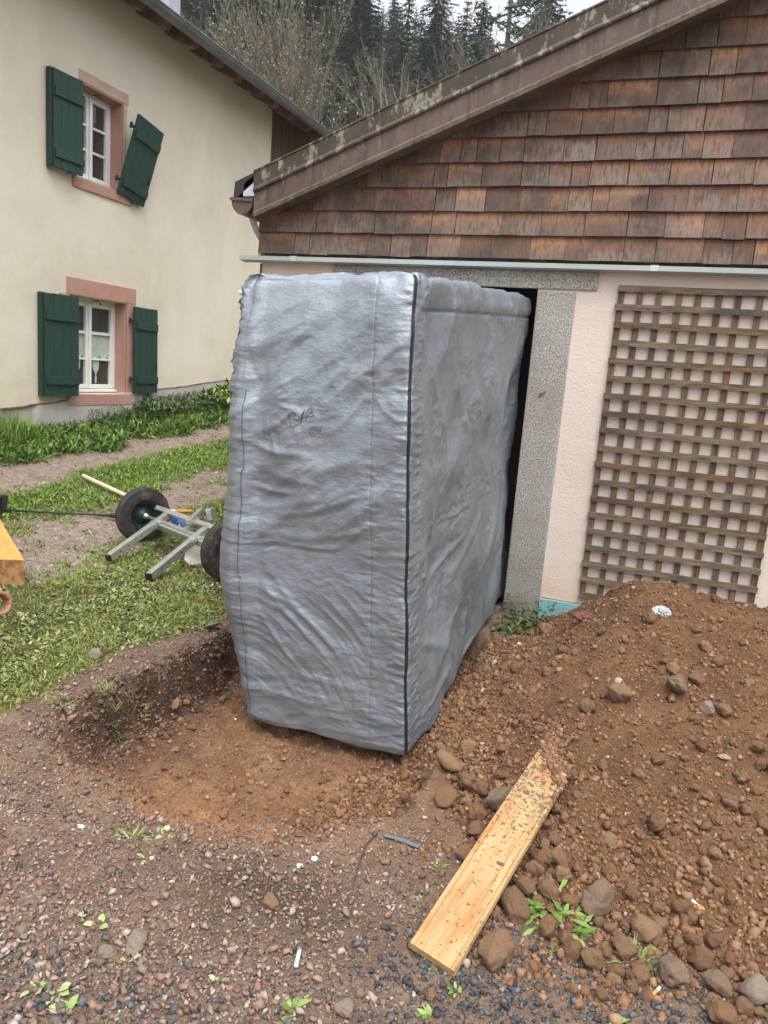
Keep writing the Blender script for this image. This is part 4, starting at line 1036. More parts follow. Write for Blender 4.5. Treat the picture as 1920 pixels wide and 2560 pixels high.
def side_pos():
    out = np.zeros((ns, nt, 3))
    a = np.concatenate([sL/WL, 1+(sF-WL)/WF, np.minimum(2+(sR-WL-WF)/WR, 3)])
    keys = ['BL', 'FL', 'FR', 'BR']
    for i, k in enumerate(a):
        j = min(int(k), 2); f = k-j
        p0 = cb[keys[j]]*(1-f)+cb[keys[j+1]]*f; p1 = ctp[keys[j]]*(1-f)+ctp[keys[j+1]]*f
        out[i] = p0[None]*(1-tt)[:, None]+p1[None]*tt[:, None]
    return out
def smooth_axis(P, coord, w, axis):
    """round corners: gaussian average along an arc-length coordinate"""
    P = np.moveaxis(P, axis, 0); out = np.zeros_like(P)
    for i, c in enumerate(coord):
        d = coord-c; k = np.abs(d) < 2.5*(w if np.isscalar(w) else w[i]); ww = np.exp(-.5*(d[k]/(w if np.isscalar(w) else w[i]))**2)
        # compensate for uneven spacing
        sp = np.gradient(coord)[k]; ww = ww*sp; ww /= ww.sum()
        out[i] = np.tensordot(ww, P[k], 1)
    return np.moveaxis(out, 0, axis)
Pb = side_pos()
top_c = (ctp['BL']+ctp['FL']+ctp['FR']+ctp['BR'])/4
nk = 34
qs = (np.linspace(0, 1, nk+1)[1:])**1.25*.97
edge_top = Pb[:, -1]
topP = np.zeros((ns, nk, 3))
axis_line = np.stack([np.full(ns, top_c[0]), np.clip(edge_top[:, 1], 3.0, 4.5), np.zeros(ns)], 1)
axis_line[:, 2] = 1.815+(axis_line[:, 1]-2.62)*.087+.015
for k, q in enumerate(qs): topP[:, k] = edge_top*(1-q)+axis_line*q
allP = np.concatenate([Pb, topP], 1)
vt = np.concatenate([tt*HT, HT+qs*.35])
wcorner = np.full(ns, .02); wcorner = np.where(np.abs(s_all-WL) < .25, .045, wcorner); wcorner = np.where(np.abs(s_all-WL-WF) < .2, .014, wcorner)
allP = smooth_axis(allP, s_all, wcorner, 0)
lo = allP.copy()
allP = smooth_axis(allP, vt, .022, 1); allP[:, :8] = lo[:, :8]
# normals
du = np.gradient(allP, axis=0); dv = np.gradient(allP, axis=1); N = np.cross(du, dv); N /= np.maximum(np.linalg.norm(N, axis=2, keepdims=True), 1e-9)
Sg, Tg = np.meshgrid(s_all, vt, indexing='ij'); u = Sg-WL; z = Tg
on_front = sstep(-.10, .02, u)*(u <= WF); on_right = (u > WF); on_left = (u < .02)
side = (z <= HT)
D = np.zeros_like(u)
# overall slackness
D += .012*fbm2(u*2.6, z*2.2, 3, 301)
fr_m = sstep(-.12, .03, u)*sstep(WF+.02, WF-.06, u)
# long diagonal drags rising to the right over the upper two thirds
p = u*math.cos(.60)+z*math.sin(.60); q = -u*math.sin(.60)+z*math.cos(.60)
D += fr_m*sstep(.75, 1.0, z)*sstep(1.95, 1.75, z)*(.0070*fbm2(p*1.3+3, q*5.0, 3, 303)+.0085*ridge2(p*1.1+3, q*3.6, 1, 351)+.0034*ridge2(p*2.6, q*8.5+1, 1, 352)+.0020*ridge2(p*3.0, q*13, 2, 304)*sstep(-.1, .35, fbm2(u*3, z*3, 2, 366)))
# the sack like pinch under the top left corner
cx_, cz_ = .10, 1.47; rr = np.hypot(u-cx_, z-cz_); th_ = np.arctan2(z-cz_, u-cx_)
D += fr_m*np.exp(-(rr/.28)**2)*sstep(.04, .13, rr)*(.0034*ridge2(np.cos(th_)*2.2+2, np.sin(th_)*2.2+rr*2, 2, 305))-.016*fr_m*np.exp(-(((u-.10)/.07)**2+((z-1.50)/.14)**2))
for (a0, b0, a1, b1, amp, wd) in ((.20, 1.00, .62, 1.12, .009, .016), (.35, .92, .70, 1.02, .008, .015), (.06, 1.12, .30, 1.08, .010, .014), (.42, 1.36, .60, 1.52, .009, .014), (.25, 1.40, .50, 1.62, .008, .016), (.62, 1.5, .73, 1.4, .007, .012), (.08, .72, .40, .38, .009, .013), (.14, .74, .52, .34, .009, .014), (.06, .60, .30, .26, .009, .013), (.20, .30, .62, .26, .008, .02), (.05, 1.30, .34, 1.24, .013, .018), (.12, 1.35, .30, 1.46, .011, .016), (.10, 1.50, .16, 1.62, .010, .014), (.10, 1.20, .42, 1.12, .010, .022), (.30, 1.17, .70, 1.34, .007, .03),
                                   (.03, 1.02, .34, 1.06, .008, .022), (.30, 1.05, .66, 1.2, .006, .03), (.08, .92, .4, .90, .006, .02), (.16, 1.55, .52, 1.75, .006, .03), (.5, 1.5, .58, 1.64, .007, .022)):
    L = math.hypot(a1-a0, b1-b0); t_ = np.clip(((u-a0)*(a1-a0)+(z-b0)*(b1-b0))/L**2, 0, 1)
    dd = np.hypot(u-a0-(a1-a0)*t_, z-b0-(b1-b0)*t_+.012*np.sin(t_*5)); D += fr_m*.62*amp*np.exp(-(dd/wd)**2)*np.sin(np.pi*np.clip(t_*.9+.08, 0, 1))
# fan of folds sweeping down to the right in the lower third
rc = np.hypot(u+.12, z+.10); tc = np.arctan2(z+.10, u+.12)
D += fr_m*sstep(.80, .62, z)*sstep(.10, .22, z)*sstep(.68, .5, u)*(.0038*ridge2(rc*8+.3*np.sin(tc*3), tc*1.2, 1, 307)+.0020*ridge2(rc*19, tc*1.8, 1, 353)+.0010*ridge2(rc*36, tc*3, 2, 308))
D += fr_m*sstep(.30, .18, z)*.004*ridge2(u*2.2+z*3, z*9-u*2, 2, 309)
# waist crease where the cover was folded
D += (.0028*np.exp(-((z-.865-.03*u+.006*np.sin(u*23))/.011)**2)-.0022*np.exp(-((z-.845-.03*u)/.012)**2))*sstep(-.4, .3, fbm2(u*6, z*3, 2, 368))
# gathers beside the zip, left seam and hem
dz_ = u-WF
D += np.exp(-(dz_/.075)**4)*.0030*ridge2(u*6+z*4, z*26, 3, 311)*(.5+.5*sstep(-.3, .3, fbm2(u*2, z*3, 2, 369)))*sstep(.004, .012, np.abs(dz_))
D -= .004*np.exp(-(dz_/.012)**2)
D += np.exp(-((u-.03)/.05)**2)*.0018*ridge2(u*6+2+z*3, z*19, 3, 312)*side
D -= .0022*np.exp(-((u-.60)/.004)**2)*fr_m; D += np.exp(-((u-.60)/.045)**2)*.0018*ridge2(u*5+z, z*24, 2, 313)*fr_m
D -= .003*np.exp(-((u-WF-.095)/.004)**2); D += np.exp(-((u-WF-.095)/.035)**2)*.0045*ridge2(u*5, z*24, 2, 314)
# the whole sheet is finely crumpled
D += .0017*fbm2(u*9, z*12, 3, 315)+.0011*ridge2(u*11+z*5, z*19-u*6, 3, 317)*sstep(-.05, .35, fbm2(u*3.2, z*3.2, 2, 373))+.0006*ridge2(u*16, z*26, 2, 316)*sstep(-.2, .4, fbm2(u*4, z*4, 2, 370))
crisp = sstep(-.15, .45, fbm2(u*2.4+5, z*2.4, 3, 381))
D += crisp*(.0016*ridge2(u*9-z*4, z*11+u*3, 1, 382)+.0010*ridge2(u*21+z*6, z*27-u*9, 1, 383))*(1+.9*on_right)
# left side bulges out over the load
prof_l = .118*np.exp(-((z-.72)/.50)**2)+.050*np.exp(-((z-1.42)/.36)**2)-.012*sstep(.15, 0, z)
D += prof_l*sstep(.10, -.05, u)
D += sstep(.02, -.03, u)*sstep(1.42, 1.5, z)*(.008*ridge2(u*4, z*20, 3, 318))*(z < HT+.05)
# right side: slack cloth hanging in big soft dents
ur = u-WF
rm = on_right*sstep(.08, .3, ur)*sstep(HT+.02, HT-.12, z)
D += rm*(.042*fbm2(ur*1.1+2.2, z*1.2, 2, 321)+.017*ridge2(ur*1.3+z*.7+1.5, (z-ur*.9)*1.5, 1, 354)+.006*ridge2(ur*3.1-z*.8, z*2.6+ur, 1, 355)+.006*fbm2(ur*2.6+z*1.2, (z-ur*.9)*2.2, 3, 322)+.0035*ridge2(ur*5+z*2, z*3.2-ur*2, 3, 323)*sstep(-.1, .4, fbm2(ur*2.2, z*2.2, 2, 371)))
D -= rm*.040*np.exp(-(((ur-.50)/.32)**2+((z-.95)/.55)**2))
D += rm*.020*np.exp(-(((ur-.95)/.35)**2+((z-1.25)/.4)**2))
D -= on_right*.030*sstep(1.45, 1.9, ur)*np.exp(-((z-1.0)/.45)**2)
for (a0, b0, a1, b1, amp, wd) in ((.10, 1.50, .30, 1.12, .014, .02), (.12, 1.30, .26, 1.10, .012, .018), (.20, 1.70, .55, 1.15, .012, .03), (.25, 1.1, .42, .62, .014, .022), (.40, .62, .85, .80, .010, .02), (.5, 1.65, .8, 1.2, .010, .03), (.75, 1.7, .9, 1.3, .012, .025), (.95, 1.6, 1.1, 1.1, .012, .03),
                              (.12, .95, .24, .6, .010, .016), (.12, .50, .5, .28, .012, .025), (.3, .25, .9, .42, .012, .03), (.2, .15, .7, .18, .010, .025), (.6, .55, 1.2, .9, .010, .03), (1.1, .4, 1.5, .8, .012, .03), (.14, .78, .40, .70, .008, .015)):
    L = math.hypot(a1-a0, b1-b0); t_ = np.clip(((ur-a0)*(a1-a0)+(z-b0)*(b1-b0))/L**2, 0, 1)
    dd = np.hypot(ur-a0-(a1-a0)*t_, z-b0-(b1-b0)*t_+.015*np.sin(t_*4+a0*9)); D += rm*1.0*amp*np.exp(-(dd/wd)**2)*np.sin(np.pi*np.clip(t_*.9+.08, 0, 1))
# padded welt along the top right edge, quilted in lengths
wl = np.exp(-((z-(HT-.055))/.055)**4)*on_right*sstep(.02, .1, ur)
D += wl*.012*(1-.8*np.exp(-((((ur*3.3) % 1)-.5)/.09)**2))
D -= .010*np.exp(-((z-(HT-.125))/.006)**2)*on_right*sstep(.06, .12, ur)
# top sheet sagging and puffed
D += (z > HT)*(.008*fbm2(u*5, z*8, 3, 331))
taper = sstep(0, .03, z); D = D*np.where(z < .05, .3+.7*taper, 1)
CP = allP+N*D[..., None]
# the head of the front sheet leans back a little, so that it catches the sky
lean_ = np.where(z <= HT, np.clip((z-1.32)/.62, 0, 1)**2, np.clip(1-(z-HT)/.25, 0, 1))*sstep(-.06, .02, u)*sstep(WF+.35, WF+.0, u)
CP[..., 1] += .085*lean_*(1+.2*fbm2(u*4, np.minimum(z, HT)*3, 2, 372)); CP[..., 2] += .014*sstep(1.5, 1.9, z)
# hem sagging: uneven bottom edge
hem = np.zeros(ns); uu = s_all-WL
hem += .012*fbm2(uu*4, uu*0+.5, 3, 341)
CP[:, :, 2] += (hem[:, None])*np.exp(-(z/.06)**2)
CP[:, 0] -= N[:, 0]*.02
cover = link('cover', CP.reshape(-1, 3), grid_faces(ns, CP.shape[1]), 'silver_tarp', cov, True)
ul = cover.data.uv_layers.new(name='UVMap'); idx = np.zeros(len(cover.data.loops), np.int32); cover.data.loops.foreach_get('vertex_index', idx)
ul.data.foreach_set('uv', np.stack([Sg.ravel(), Tg.ravel()], 1)[idx].astype(np.float32).ravel())
# close the bottom
bt = MB(); n_ = ns; ring = [tuple(p_) for p_ in CP[::6, 1]]
bt.add(ring, [tuple(range(len(ring)-1, -1, -1))]); bt.build('base', 'seam_grey', cov)
du = np.gradient(CP, axis=0); dv = np.gradient(CP, axis=1); N2 = np.cross(du, dv); N2 /= np.maximum(np.linalg.norm(N2, axis=2, keepdims=True), 1e-9)
def strip(name, us, zs, width, thick, m, lift=.002, across='u'):
    """a ribbon lying on the cover along a path of (u, z)"""
    V = []; 
    for uu_, zz_ in zip(us, zs):
        i = np.interp(uu_+WL, s_all, np.arange(ns)); j = np.interp(zz_, vt, np.arange(len(vt)))
        i0, j0 = int(np.clip(round(i), 1, ns-2)), int(np.clip(round(j), 0, len(vt)-1))
        c = CP[i0, j0]; n_ = N2[i0, j0]; sd = (CP[i0+1, j0]-CP[i0-1, j0]) if across == 'u' else (CP[i0, min(j0+1, len(vt)-1)]-CP[i0, max(j0-1, 0)])
        sd = sd/np.linalg.norm(sd)
        V += [c-sd*width/2+n_*lift*.2, c-sd*width/2+n_*(lift+thick), c+sd*width/2+n_*(lift+thick), c+sd*width/2+n_*lift*.2]
    k = len(us); Fq = [(i*4+j, (i+1)*4+j, (i+1)*4+(j+1) % 4, i*4+(j+1) % 4) for i in range(k-1) for j in range(4)]+[(0, 1, 2, 3), tuple((k-1)*4+q for q in (3, 2, 1, 0))]
    return link(name, V, Fq, m, cov, False)
zz_ = np.arange(0, HT+.02, .008)
zp = strip('zip', np.full(len(zz_), WF)+.0015*np.sin(zz_*9), zz_, .0115, .003, 'zip_black', .003)
zz_ = np.arange(.02, HT-.43, .008); strip('piping', np.full(len(zz_), .032)+.002*np.sin(zz_*5), zz_, .0035, .0025, 'seam_grey', .001)
def stitches(name, u0, z0, z1, step=.014):
    V = []; Fq = []
    for z_ in np.arange(z0, z1, step):
        i0 = int(np.clip(round(np.interp(u0+WL+.001*math.sin(z_*20), s_all, np.arange(ns))), 1, ns-2)); b0 = len(V)
        for dz2 in (0, step*.45):
            j0 = int(round(np.interp(z_+dz2, vt, np.arange(len(vt))))); c = CP[i0, j0]+N2[i0, j0]*.0015; sd = (CP[i0+1, j0]-CP[i0-1, j0]); sd /= np.linalg.norm(sd)
            V += [c-sd*.0013, c+sd*.0013]
        Fq.append((b0, b0+1, b0+3, b0+2))
    return link(name, V, Fq, 'seam_grey', cov)
stitches('stitching', .60, .05, HT-.05); stitches('stitching', WF+.095, .08, HT-.15)
# gathered frill at the far top corner of the left side
fr = []
for k in range(3):
    nz, nw = 150, 8; V = []
    for i in range(nz):
        z_ = 1.50+.40*i/(nz-1); i0 = int(np.interp(-.045-.03*k+WL, s_all, np.arange(ns))); j0 = int(np.interp(min(z_, 1.9), vt, np.arange(len(vt))))
        c = CP[i0, j0]; n_ = allP[i0, j0]*0+np.array([-.9, -.42, 0.1])
        for j in range(nw):
            h_ = j/(nw-1); a = .006+.026*h_
            wv = noise2(np.array([z_*30+k*9]), np.array([h_*1.6+k]), 61+k)[0]
            V.append(c+n_*(h_*.012*(.7+.5*noise2(np.array([z_*17]), np.array([k*3.3]), 64)[0]))+np.array([.25, -.6, 0])*wv*a*.3+np.array([0, 0, 1])*noise2(np.array([z_*24]), np.array([h_*2+5.]), 67)[0]*.010)
    fr.append((np.array(V), grid_faces(nz, nw)))
V = np.concatenate([f[0] for f in fr]); Fq = np.concatenate([f[1]+i*len(fr[0][0]) for i, f in enumerate(fr)])
fo = link('gathered_frill', V, Fq, 'silver_tarp', cov, True)
tk = MB(); i0 = int(np.interp(-.06+WL, s_all, np.arange(ns))); j0 = int(np.interp(1.88, vt, np.arange(len(vt)))); c = CP[i0, j0]
tk.tube([c+np.array([-.01, -.01, 0]), c+np.array([-.026, -.014, .004])], [.008, .009], 10); tk.build('toggle', 'white_paint', cov, True)
# handwriting in marker pen: BAR / NEW
def px2uz(px, py):
    # nearest point of the front sheet to the pixel's ray
    d = ray(px, py); t = 2.72/d[1]; Pq = CAM+d*t
    sub = CP[i_fl:i_fr:2, ::2]; e = Pq-CAM; e = e/np.linalg.norm(e)
    w_ = sub-CAM; cr = np.linalg.norm(np.cross(w_, e), axis=2); i, j = np.unravel_index(np.argmin(cr), cr.shape)
    return s_all[i_fl+2*i]-WL, vt[2*j]
STROKES = [[(720, 1034), (727, 1062), (733, 1071)], [(718, 1036), (735, 1030), (741, 1036), (732, 1046), (745, 1049), (747, 1059), (733, 1068)],
           [(750, 1062), (755, 1035), (762, 1024), (757, 1040), (753, 1058)], [(743, 1050), (756, 1044), (770, 1042)], [(770, 1023), (766, 1040), (764, 1052)], [(768, 1024), (778, 1021), (781, 1029), (770, 1038), (764, 1039), (775, 1043), (784, 1038)],
           [(752, 1084), (754, 1072), (762, 1083), (765, 1070)], [(784, 1068), (772, 1071), (774, 1083), (786, 1080)], [(773, 1077), (782, 1075)], [(788, 1070), (792, 1081), (796, 1073), (800, 1080), (803, 1066)]]
wr = MB()
for si, stn in enumerate(STROKES):
    pts = []
    dense = []
    for a_, b_ in zip(stn, stn[1:]):
        for t_ in np.linspace(0, 1, 5)[:-1]: dense.append((a_[0]*(1-t_)+b_[0]*t_, a_[1]*(1-t_)+b_[1]*t_))
    dense.append(stn[-1])
    for q_ in dense:
        d = ray(*q_); e = d/np.linalg.norm(d); sub = CP[i_fl:i_fr, 150:300]; w_ = sub-CAM; cr = np.linalg.norm(np.cross(w_, e), axis=2)
        i, j = np.unravel_index(np.argmin(cr), cr.shape); depth = float(np.dot(sub[i, j]-CAM, e)); pts.append(CAM+e*(depth-.001))
    wr.tube(pts, .0012 if si < 6 else .0008, 5)
wr.build('handwriting', 'marker_ink', cov)

# ================================================================== CART
A1 = np.array([-3.43, 4.44, 0]); A2 = np.array([-2.455, 4.04, 0])
z1 = float(hs(A1[0], A1[1]))+.195; z2 = float(hs(A2[0], A2[1]))+.195
A1[2], A2[2] = z1, z2
ax = (A2-A1)/np.linalg.norm(A2-A1)
cart = empty('hand_cart', (-3.0, 4.28, .13), 'bare aluminium hand cart on two muddy pneumatic tyres, forks resting on the grass', 'hand cart')
def wheel(c, out):
    wroot = MB(); rO, rI, hw = .20, .098, .048
    prof = [(-hw*.55, rI), (-hw*.9, rI+.02), (-hw, rI+.05), (-hw*.95, rO-.03), (-hw*.7, rO-.008)]
    for k in range(-3, 4):
        t = k/3*hw*.62; prof += [(t-.004, rO-.001-abs(k)*.0012), (t-.003, rO+.002-abs(k)*.0012), (t+.003, rO+.002-abs(k)*.0012), (t+.004, rO-.004-abs(k)*.0012)]
    prof += [(hw*.7, rO-.008), (hw*.95, rO-.03), (hw, rI+.05), (hw*.9, rI+.02), (hw*.55, rI)]
    ty = wroot.lathe(prof, c, out, 56)
    w_ = MB(); w_.lathe([(-.030, rI+.006), (-.034, rI-.004), (-.012, rI-.016), (.0, .075), (.012, .06), (.016, .035), (.034, .032), (.034, .0001)], c, out, 36)
    w_.lathe([(.046, rI+.006), (.040, rI-.006), (.012, rI-.014), (.002, .07), (-.004, .05)], c, out, 36)
    rim = w_.build('wheel', 'green_rim', cart, True)
    wroot.build('tyre', 'rubber', rim, True)
    hb = MB(); hb.lathe([(.03, .02), (.055, .02), (.055, .013), (.07, .012), (.07, .0001)], c, out, 14); hb.build('hub_nut', 'steel_bolt', rim, True)
wheel(A1, ax); wheel(A2, -ax)
def P(x, y, z): return np.array([x, y, z])
up = np.cross(ax, np.array([.02, -.93, -.36])); up = up/np.linalg.norm(up)*(1 if up[2] > 0 else -1)
m = MB(); m.tube([A1+ax*.03, A2-ax*.03], .012, 10); m.build('axle', 'steel_bolt', cart)
fwd = np.array([-.06, -.905, -.42]); fwd /= np.linalg.norm(fwd)
for (far, near) in (((-3.215, 4.43, .375), (-3.275, 3.90, .165)), ((-2.775, 4.255, .365), (-2.815, 3.715, .158))):
    far, near = P(*far), P(*near); d = (near-far)/np.linalg.norm(near-far)
    f_ = MB(); f_.bar(far, near, .044, .044, up); fk = f_.build('fork', 'aluminium', cart, bevel=.002)
    e_ = MB(); e_.bar(near, near+d*.012, .0445, .0445, up); e_.build('end_plug', 'black_plastic', fk)
    side_n = np.cross(d, np.array([0, 0, 1])); side_n /= np.linalg.norm(side_n); side_n = side_n if side_n[0] > 0 else -side_n
    h_ = MB()
    for t in (.22, .5, .72, .85):
        c = far+(near-far)*t+side_n*.0225; h_.lathe([(0, .006), (.0012, .006), (.0012, .0001)], c, side_n, 10)
    h_.build('bolt_hole_shade', 'black_iron', fk)  # black discs on the fork's side, painting the shade inside drilled holes
    p_ = MB(); p_.bar(far-d*.008+up*-.01, far-d*.002+up*-.01, .06, .075, up); p_.build('end_plate', 'aluminium', fk)
m = MB(); m.bar((-3.35, 4.487, .405), (-2.62, 4.215, .385), .045, .010, up); m.build('tie_bar', 'aluminium', cart, bevel=.002)
m = MB(); m.bar((-3.30, 4.40, .315), (-2.66, 4.13, .300), .06, .05, up); m.build('axle_beam', 'aluminium', cart, bevel=.003)
m = MB(); m.bar((-3.085, 4.66, .395), (-2.88, 4.21, .408), .042, .035, up); m.bar((-2.985, 4.66, .39), (-2.93, 4.52, .40), .035, .08, up); m.build('drawbar_socket', 'aluminium', cart, bevel=.003)
m = MB(); m.bar((-3.11, 4.415, .352), (-2.85, 4.30, .345), .03, .006, up); m.bar((-2.98, 4.33, .345), (-2.90, 4.25, .345), .05, .006, up); m.bar((-3.10, 4.42, .352), (-3.06, 4.36, .29), .012, .012, up); m.build('bracket', 'aluminium', cart, bevel=.001)
m = MB()
for c in ((-3.345, 4.487, .411), (-2.935, 4.335, .402), (-2.905, 4.345, .404), (-2.93, 4.28, .35), (-2.985, 4.37, .35)): m.lathe([(0, .011), (.010, .011), (.010, .0001)], c, up, 6)
m.build('bolt', 'steel_bolt', cart)

# tools lying round the cart
p0, p1 = G(238, 1189), P(-4.05, 5.05, float(hs(-4.05, 5.05))+.03)
p0 = P(-4.62, 5.46, 0); p0[2] = float(hs(p0[0], p0[1]))+.05
def on_ray_ground(px, py, h):
    g = G(px, py); d = CAM-g; d /= np.linalg.norm(d); return g+d*(h/d[2])
p0 = on_ray_ground(208, 1190, .03); p1 = on_ray_ground(330, 1246, .03)
m = MB(); dv_ = p1-p0; rr_ = .020
m.tube([p0-dv_*.008, p0, p0+dv_*.3, p1, p1+dv_*.35], [.014, .019, .018, .017, .017], 14); 
tag(m.build('wooden_pole', 'pale_wood', None, True), 'pale round wooden pole lying on the grass behind the left cart tyre', 'pole')
h0, h1 = on_ray_ground(440, 1278, .05), on_ray_ground(485, 1279, .05)
ham = empty('lump_hammer', (float(h0[0]), float(h0[1]), float(h0[2])-.05), 'short hammer with orange wooden handle and grey ferrule behind the cart', 'hammer')
m = MB(); m.tube([h0, h0+(h1-h0)*.5, h1], [.014, .0165, .015], 12); m.build('handle', 'orange_wood', ham, True)
hd = h0-(h1-h0)*.28+np.array([-.0, -.0, -.008]); m = MB(); m.tube([h0+(h1-h0)*.02, hd], [.017, .021], 12); m.build('head', 'pale_metal', ham, True)
g = on_ray_ground(447, 1302, .06); m = MB(); m.poly([g+np.array(q) for q in ((-.07, 0, .03), (.09, -.02, -.01), (.07, -.03, -.04), (-.05, -.01, -.03))], (.01, .03, .0))
tag(m.build('wedge', 'blue_plastic', None), 'blue plastic wedge lying under the cart frame', 'wedge')
r0, r1 = on_ray_ground(6, 1274, .015), on_ray_ground(281, 1289, .02)
rod = empty('lever_bar', tuple(r1-np.array([0, 0, .02])), 'thin black bar with rubber grip lying across the dirt track', 'bar')
mid = on_ray_ground(140, 1282, .012)
m = MB(); m.tube([r0, mid, r1], .0075, 8); m.build('rod', 'black_iron', rod, True)
dv_ = (r1-mid)/np.linalg.norm(r1-mid); m = MB(); m.tube([r1-dv_*.02, r1, r1+dv_*.09, r1+dv_*.1], [.012, .019, .019, .012], 12); m.build('grip', 'black_plastic', rod, True)
m = MB(); m.bar(r0+np.array([-.01, 0, -.03]), r0+np.array([.008, .02, .11]), .02, .05); m.bar(r0+np.array([-.12, -.06, .06]), r0+np.array([0, .0, .07]), .10, .06); m.build('bracket', 'black_plastic', rod, bevel=.003)

# squared beam cut off by the left edge
b0 = G(61, 1464); e_y = np.array([-.80, .60, .0]); e_y /= np.linalg.norm(e_y); e_x = np.array([e_y[1], -e_y[0], 0])   # e_x: towards lower right of the end face
zb = float(b0[2])-.01; tb = 1.5
bw, bh, bl = .165, .165, 1.9
fx = np.array([.86, .51, 0]); fx /= np.linalg.norm(fx)          # along the cut end, towards its right corner
beam = empty('timber_beam', (float(b0[0]), float(b0[1]), zb), 'orange stained squared timber beam with rough sawn end on the lane', 'timber beam')
c0 = np.array([b0[0], b0[1], zb])
def bp(u, v, w): return c0-fx*u+e_y*v+np.array([0, 0, w])
m = MB()
R8 = [bp(0, 0, 0), bp(bw, 0, 0), bp(bw, bl, 0), bp(0, bl, 0), bp(0, 0, bh), bp(bw, 0, bh), bp(bw, bl, bh), bp(0, bl, bh)]
m.add(R8, [(0, 1, 2, 3), (4, 7, 6, 5), (1, 5, 6, 2), (2, 6, 7, 3), (3, 7, 4, 0)]); m.build('beam', 'orange_timber', beam)
m = MB(); m.add([bp(.001, -.004, .001), bp(bw-.001, -.004, .001), bp(bw-.001, -.004, bh-.003), bp(.001, -.004, bh-.003), bp(0, 0, 0), bp(bw, 0, 0), bp(bw, 0, bh), bp(0, 0, bh)], [(0, 3, 2, 1), (0, 1, 5, 4), (1, 2, 6, 5), (2, 3, 7, 6), (3, 0, 4, 7)])
m.build('sawn_end', 'timber_end', beam)
g = G(6, 1540); m = MB(); ca = np.array([.95, -.2, .25]); cc = g+np.array([-.035, 0, .062])
m.lathe([(-.03, .064), (.035, .068), (.042, .062), (.042, .050), (.036, .046), (-.03, .046), (-.03, .064)], cc, ca, 10)
tag(m.build('clay_ring', 'tan_ring', None, bevel=.003), 'tan open ended ring lying on the lawn at the left edge', 'ring')

# ================================================================== STONES
import bmesh
def stone_mesh(name, m, seed, sub=4, flat=(.62, .95), ang=.26, rough=.075):
    rr = np.random.default_rng(seed); bm = bmesh.new(); bmesh.ops.create_icosphere(bm, subdivisions=min(sub, 4), radius=1)
    co = np.array([v.co[:] for v in bm.verts]); sc = np.array([1, rr.uniform(.68, .95), rr.uniform(*flat)])
    d = co.copy(); off = rr.uniform(0, 50, 3)
    rad = 1+ang*fbm2(co[:, 0]*1.3+off[0]+co[:, 2]*.7, co[:, 1]*1.3+off[1]-co[:, 2]*.9, 2, seed)
    for k in range(11):                                 # chop facets
        nrm = rr.normal(size=3); nrm /= np.linalg.norm(nrm); h_ = rr.uniform(.60, .92)
        pr = (co*rad[:, None])@nrm; ex = np.maximum(pr-h_, 0); rad = rad-ex*.85*np.clip(co@nrm, 0, 1)
    rad = rad+rough*fbm2(co[:, 0]*5+off[2]+co[:, 2]*3, co[:, 1]*5-co[:, 2]*4, 3, seed+3)
    co = co*rad[:, None]*sc
    for v, c in zip(bm.verts, co): v.co = c
    me = bpy.data.meshes.new(name); bm.to_mesh(me); bm.free(); me.materials.append(MATS[m]); me.polygons.foreach_set('use_smooth', np.ones(len(me.polygons), bool)); return me
ST = [stone_mesh('stone', 'dusty_stone', 400+i) for i in range(14)]
STB = [stone_mesh('brick_shard', 'dusty_stone', 440+i, 3, (.35, .5), .1) for i in range(3)]
STD = [stone_mesh('dark_stone', 'dark_stone', 450+i) for i in range(3)]
STP = [stone_mesh('pale_stone', 'pale_stone', 460+i) for i in range(3)]
STR = [stone_mesh('rubble', 'rubble_stone', 470+i, 3, (.4, .75), .22) for i in range(6)]
def put_stone(me, p, r, label, cat='stone', group=None, sink=.35, name='stone', rs_=None, sq=(1, 1, 1)):
    o = bpy.data.objects.new(name, me); COL.objects.link(o); o.location = (float(p[0]), float(p[1]), float(p[2])+r*.75*(1-sink*2*.75))
    o.scale = (r*sq[0], r*sq[1], r*sq[2]); o.rotation_euler = ((rs_ or random).uniform(-.5, .5), (rs_ or random).uniform(-.5, .5), (rs_ or random).uniform(0, 6.28))
    return tag(o, label, cat, group)
def r8(x, y): return 960+x*.5787, 1400+y*.5787
rst = random.Random(12)
def stone_at(x8, y8, r8_, me, label, group=None, name='stone', sink=.16):
    px, py = r8(x8, y8+r8_*.55); p = G(px, py); dist = float(np.dot(p-CAM, AX[2])); r = r8_*.5787*dist/F_PX
    return put_stone(me, p, r*1.10, label, 'stone', group, sink, name, rst)
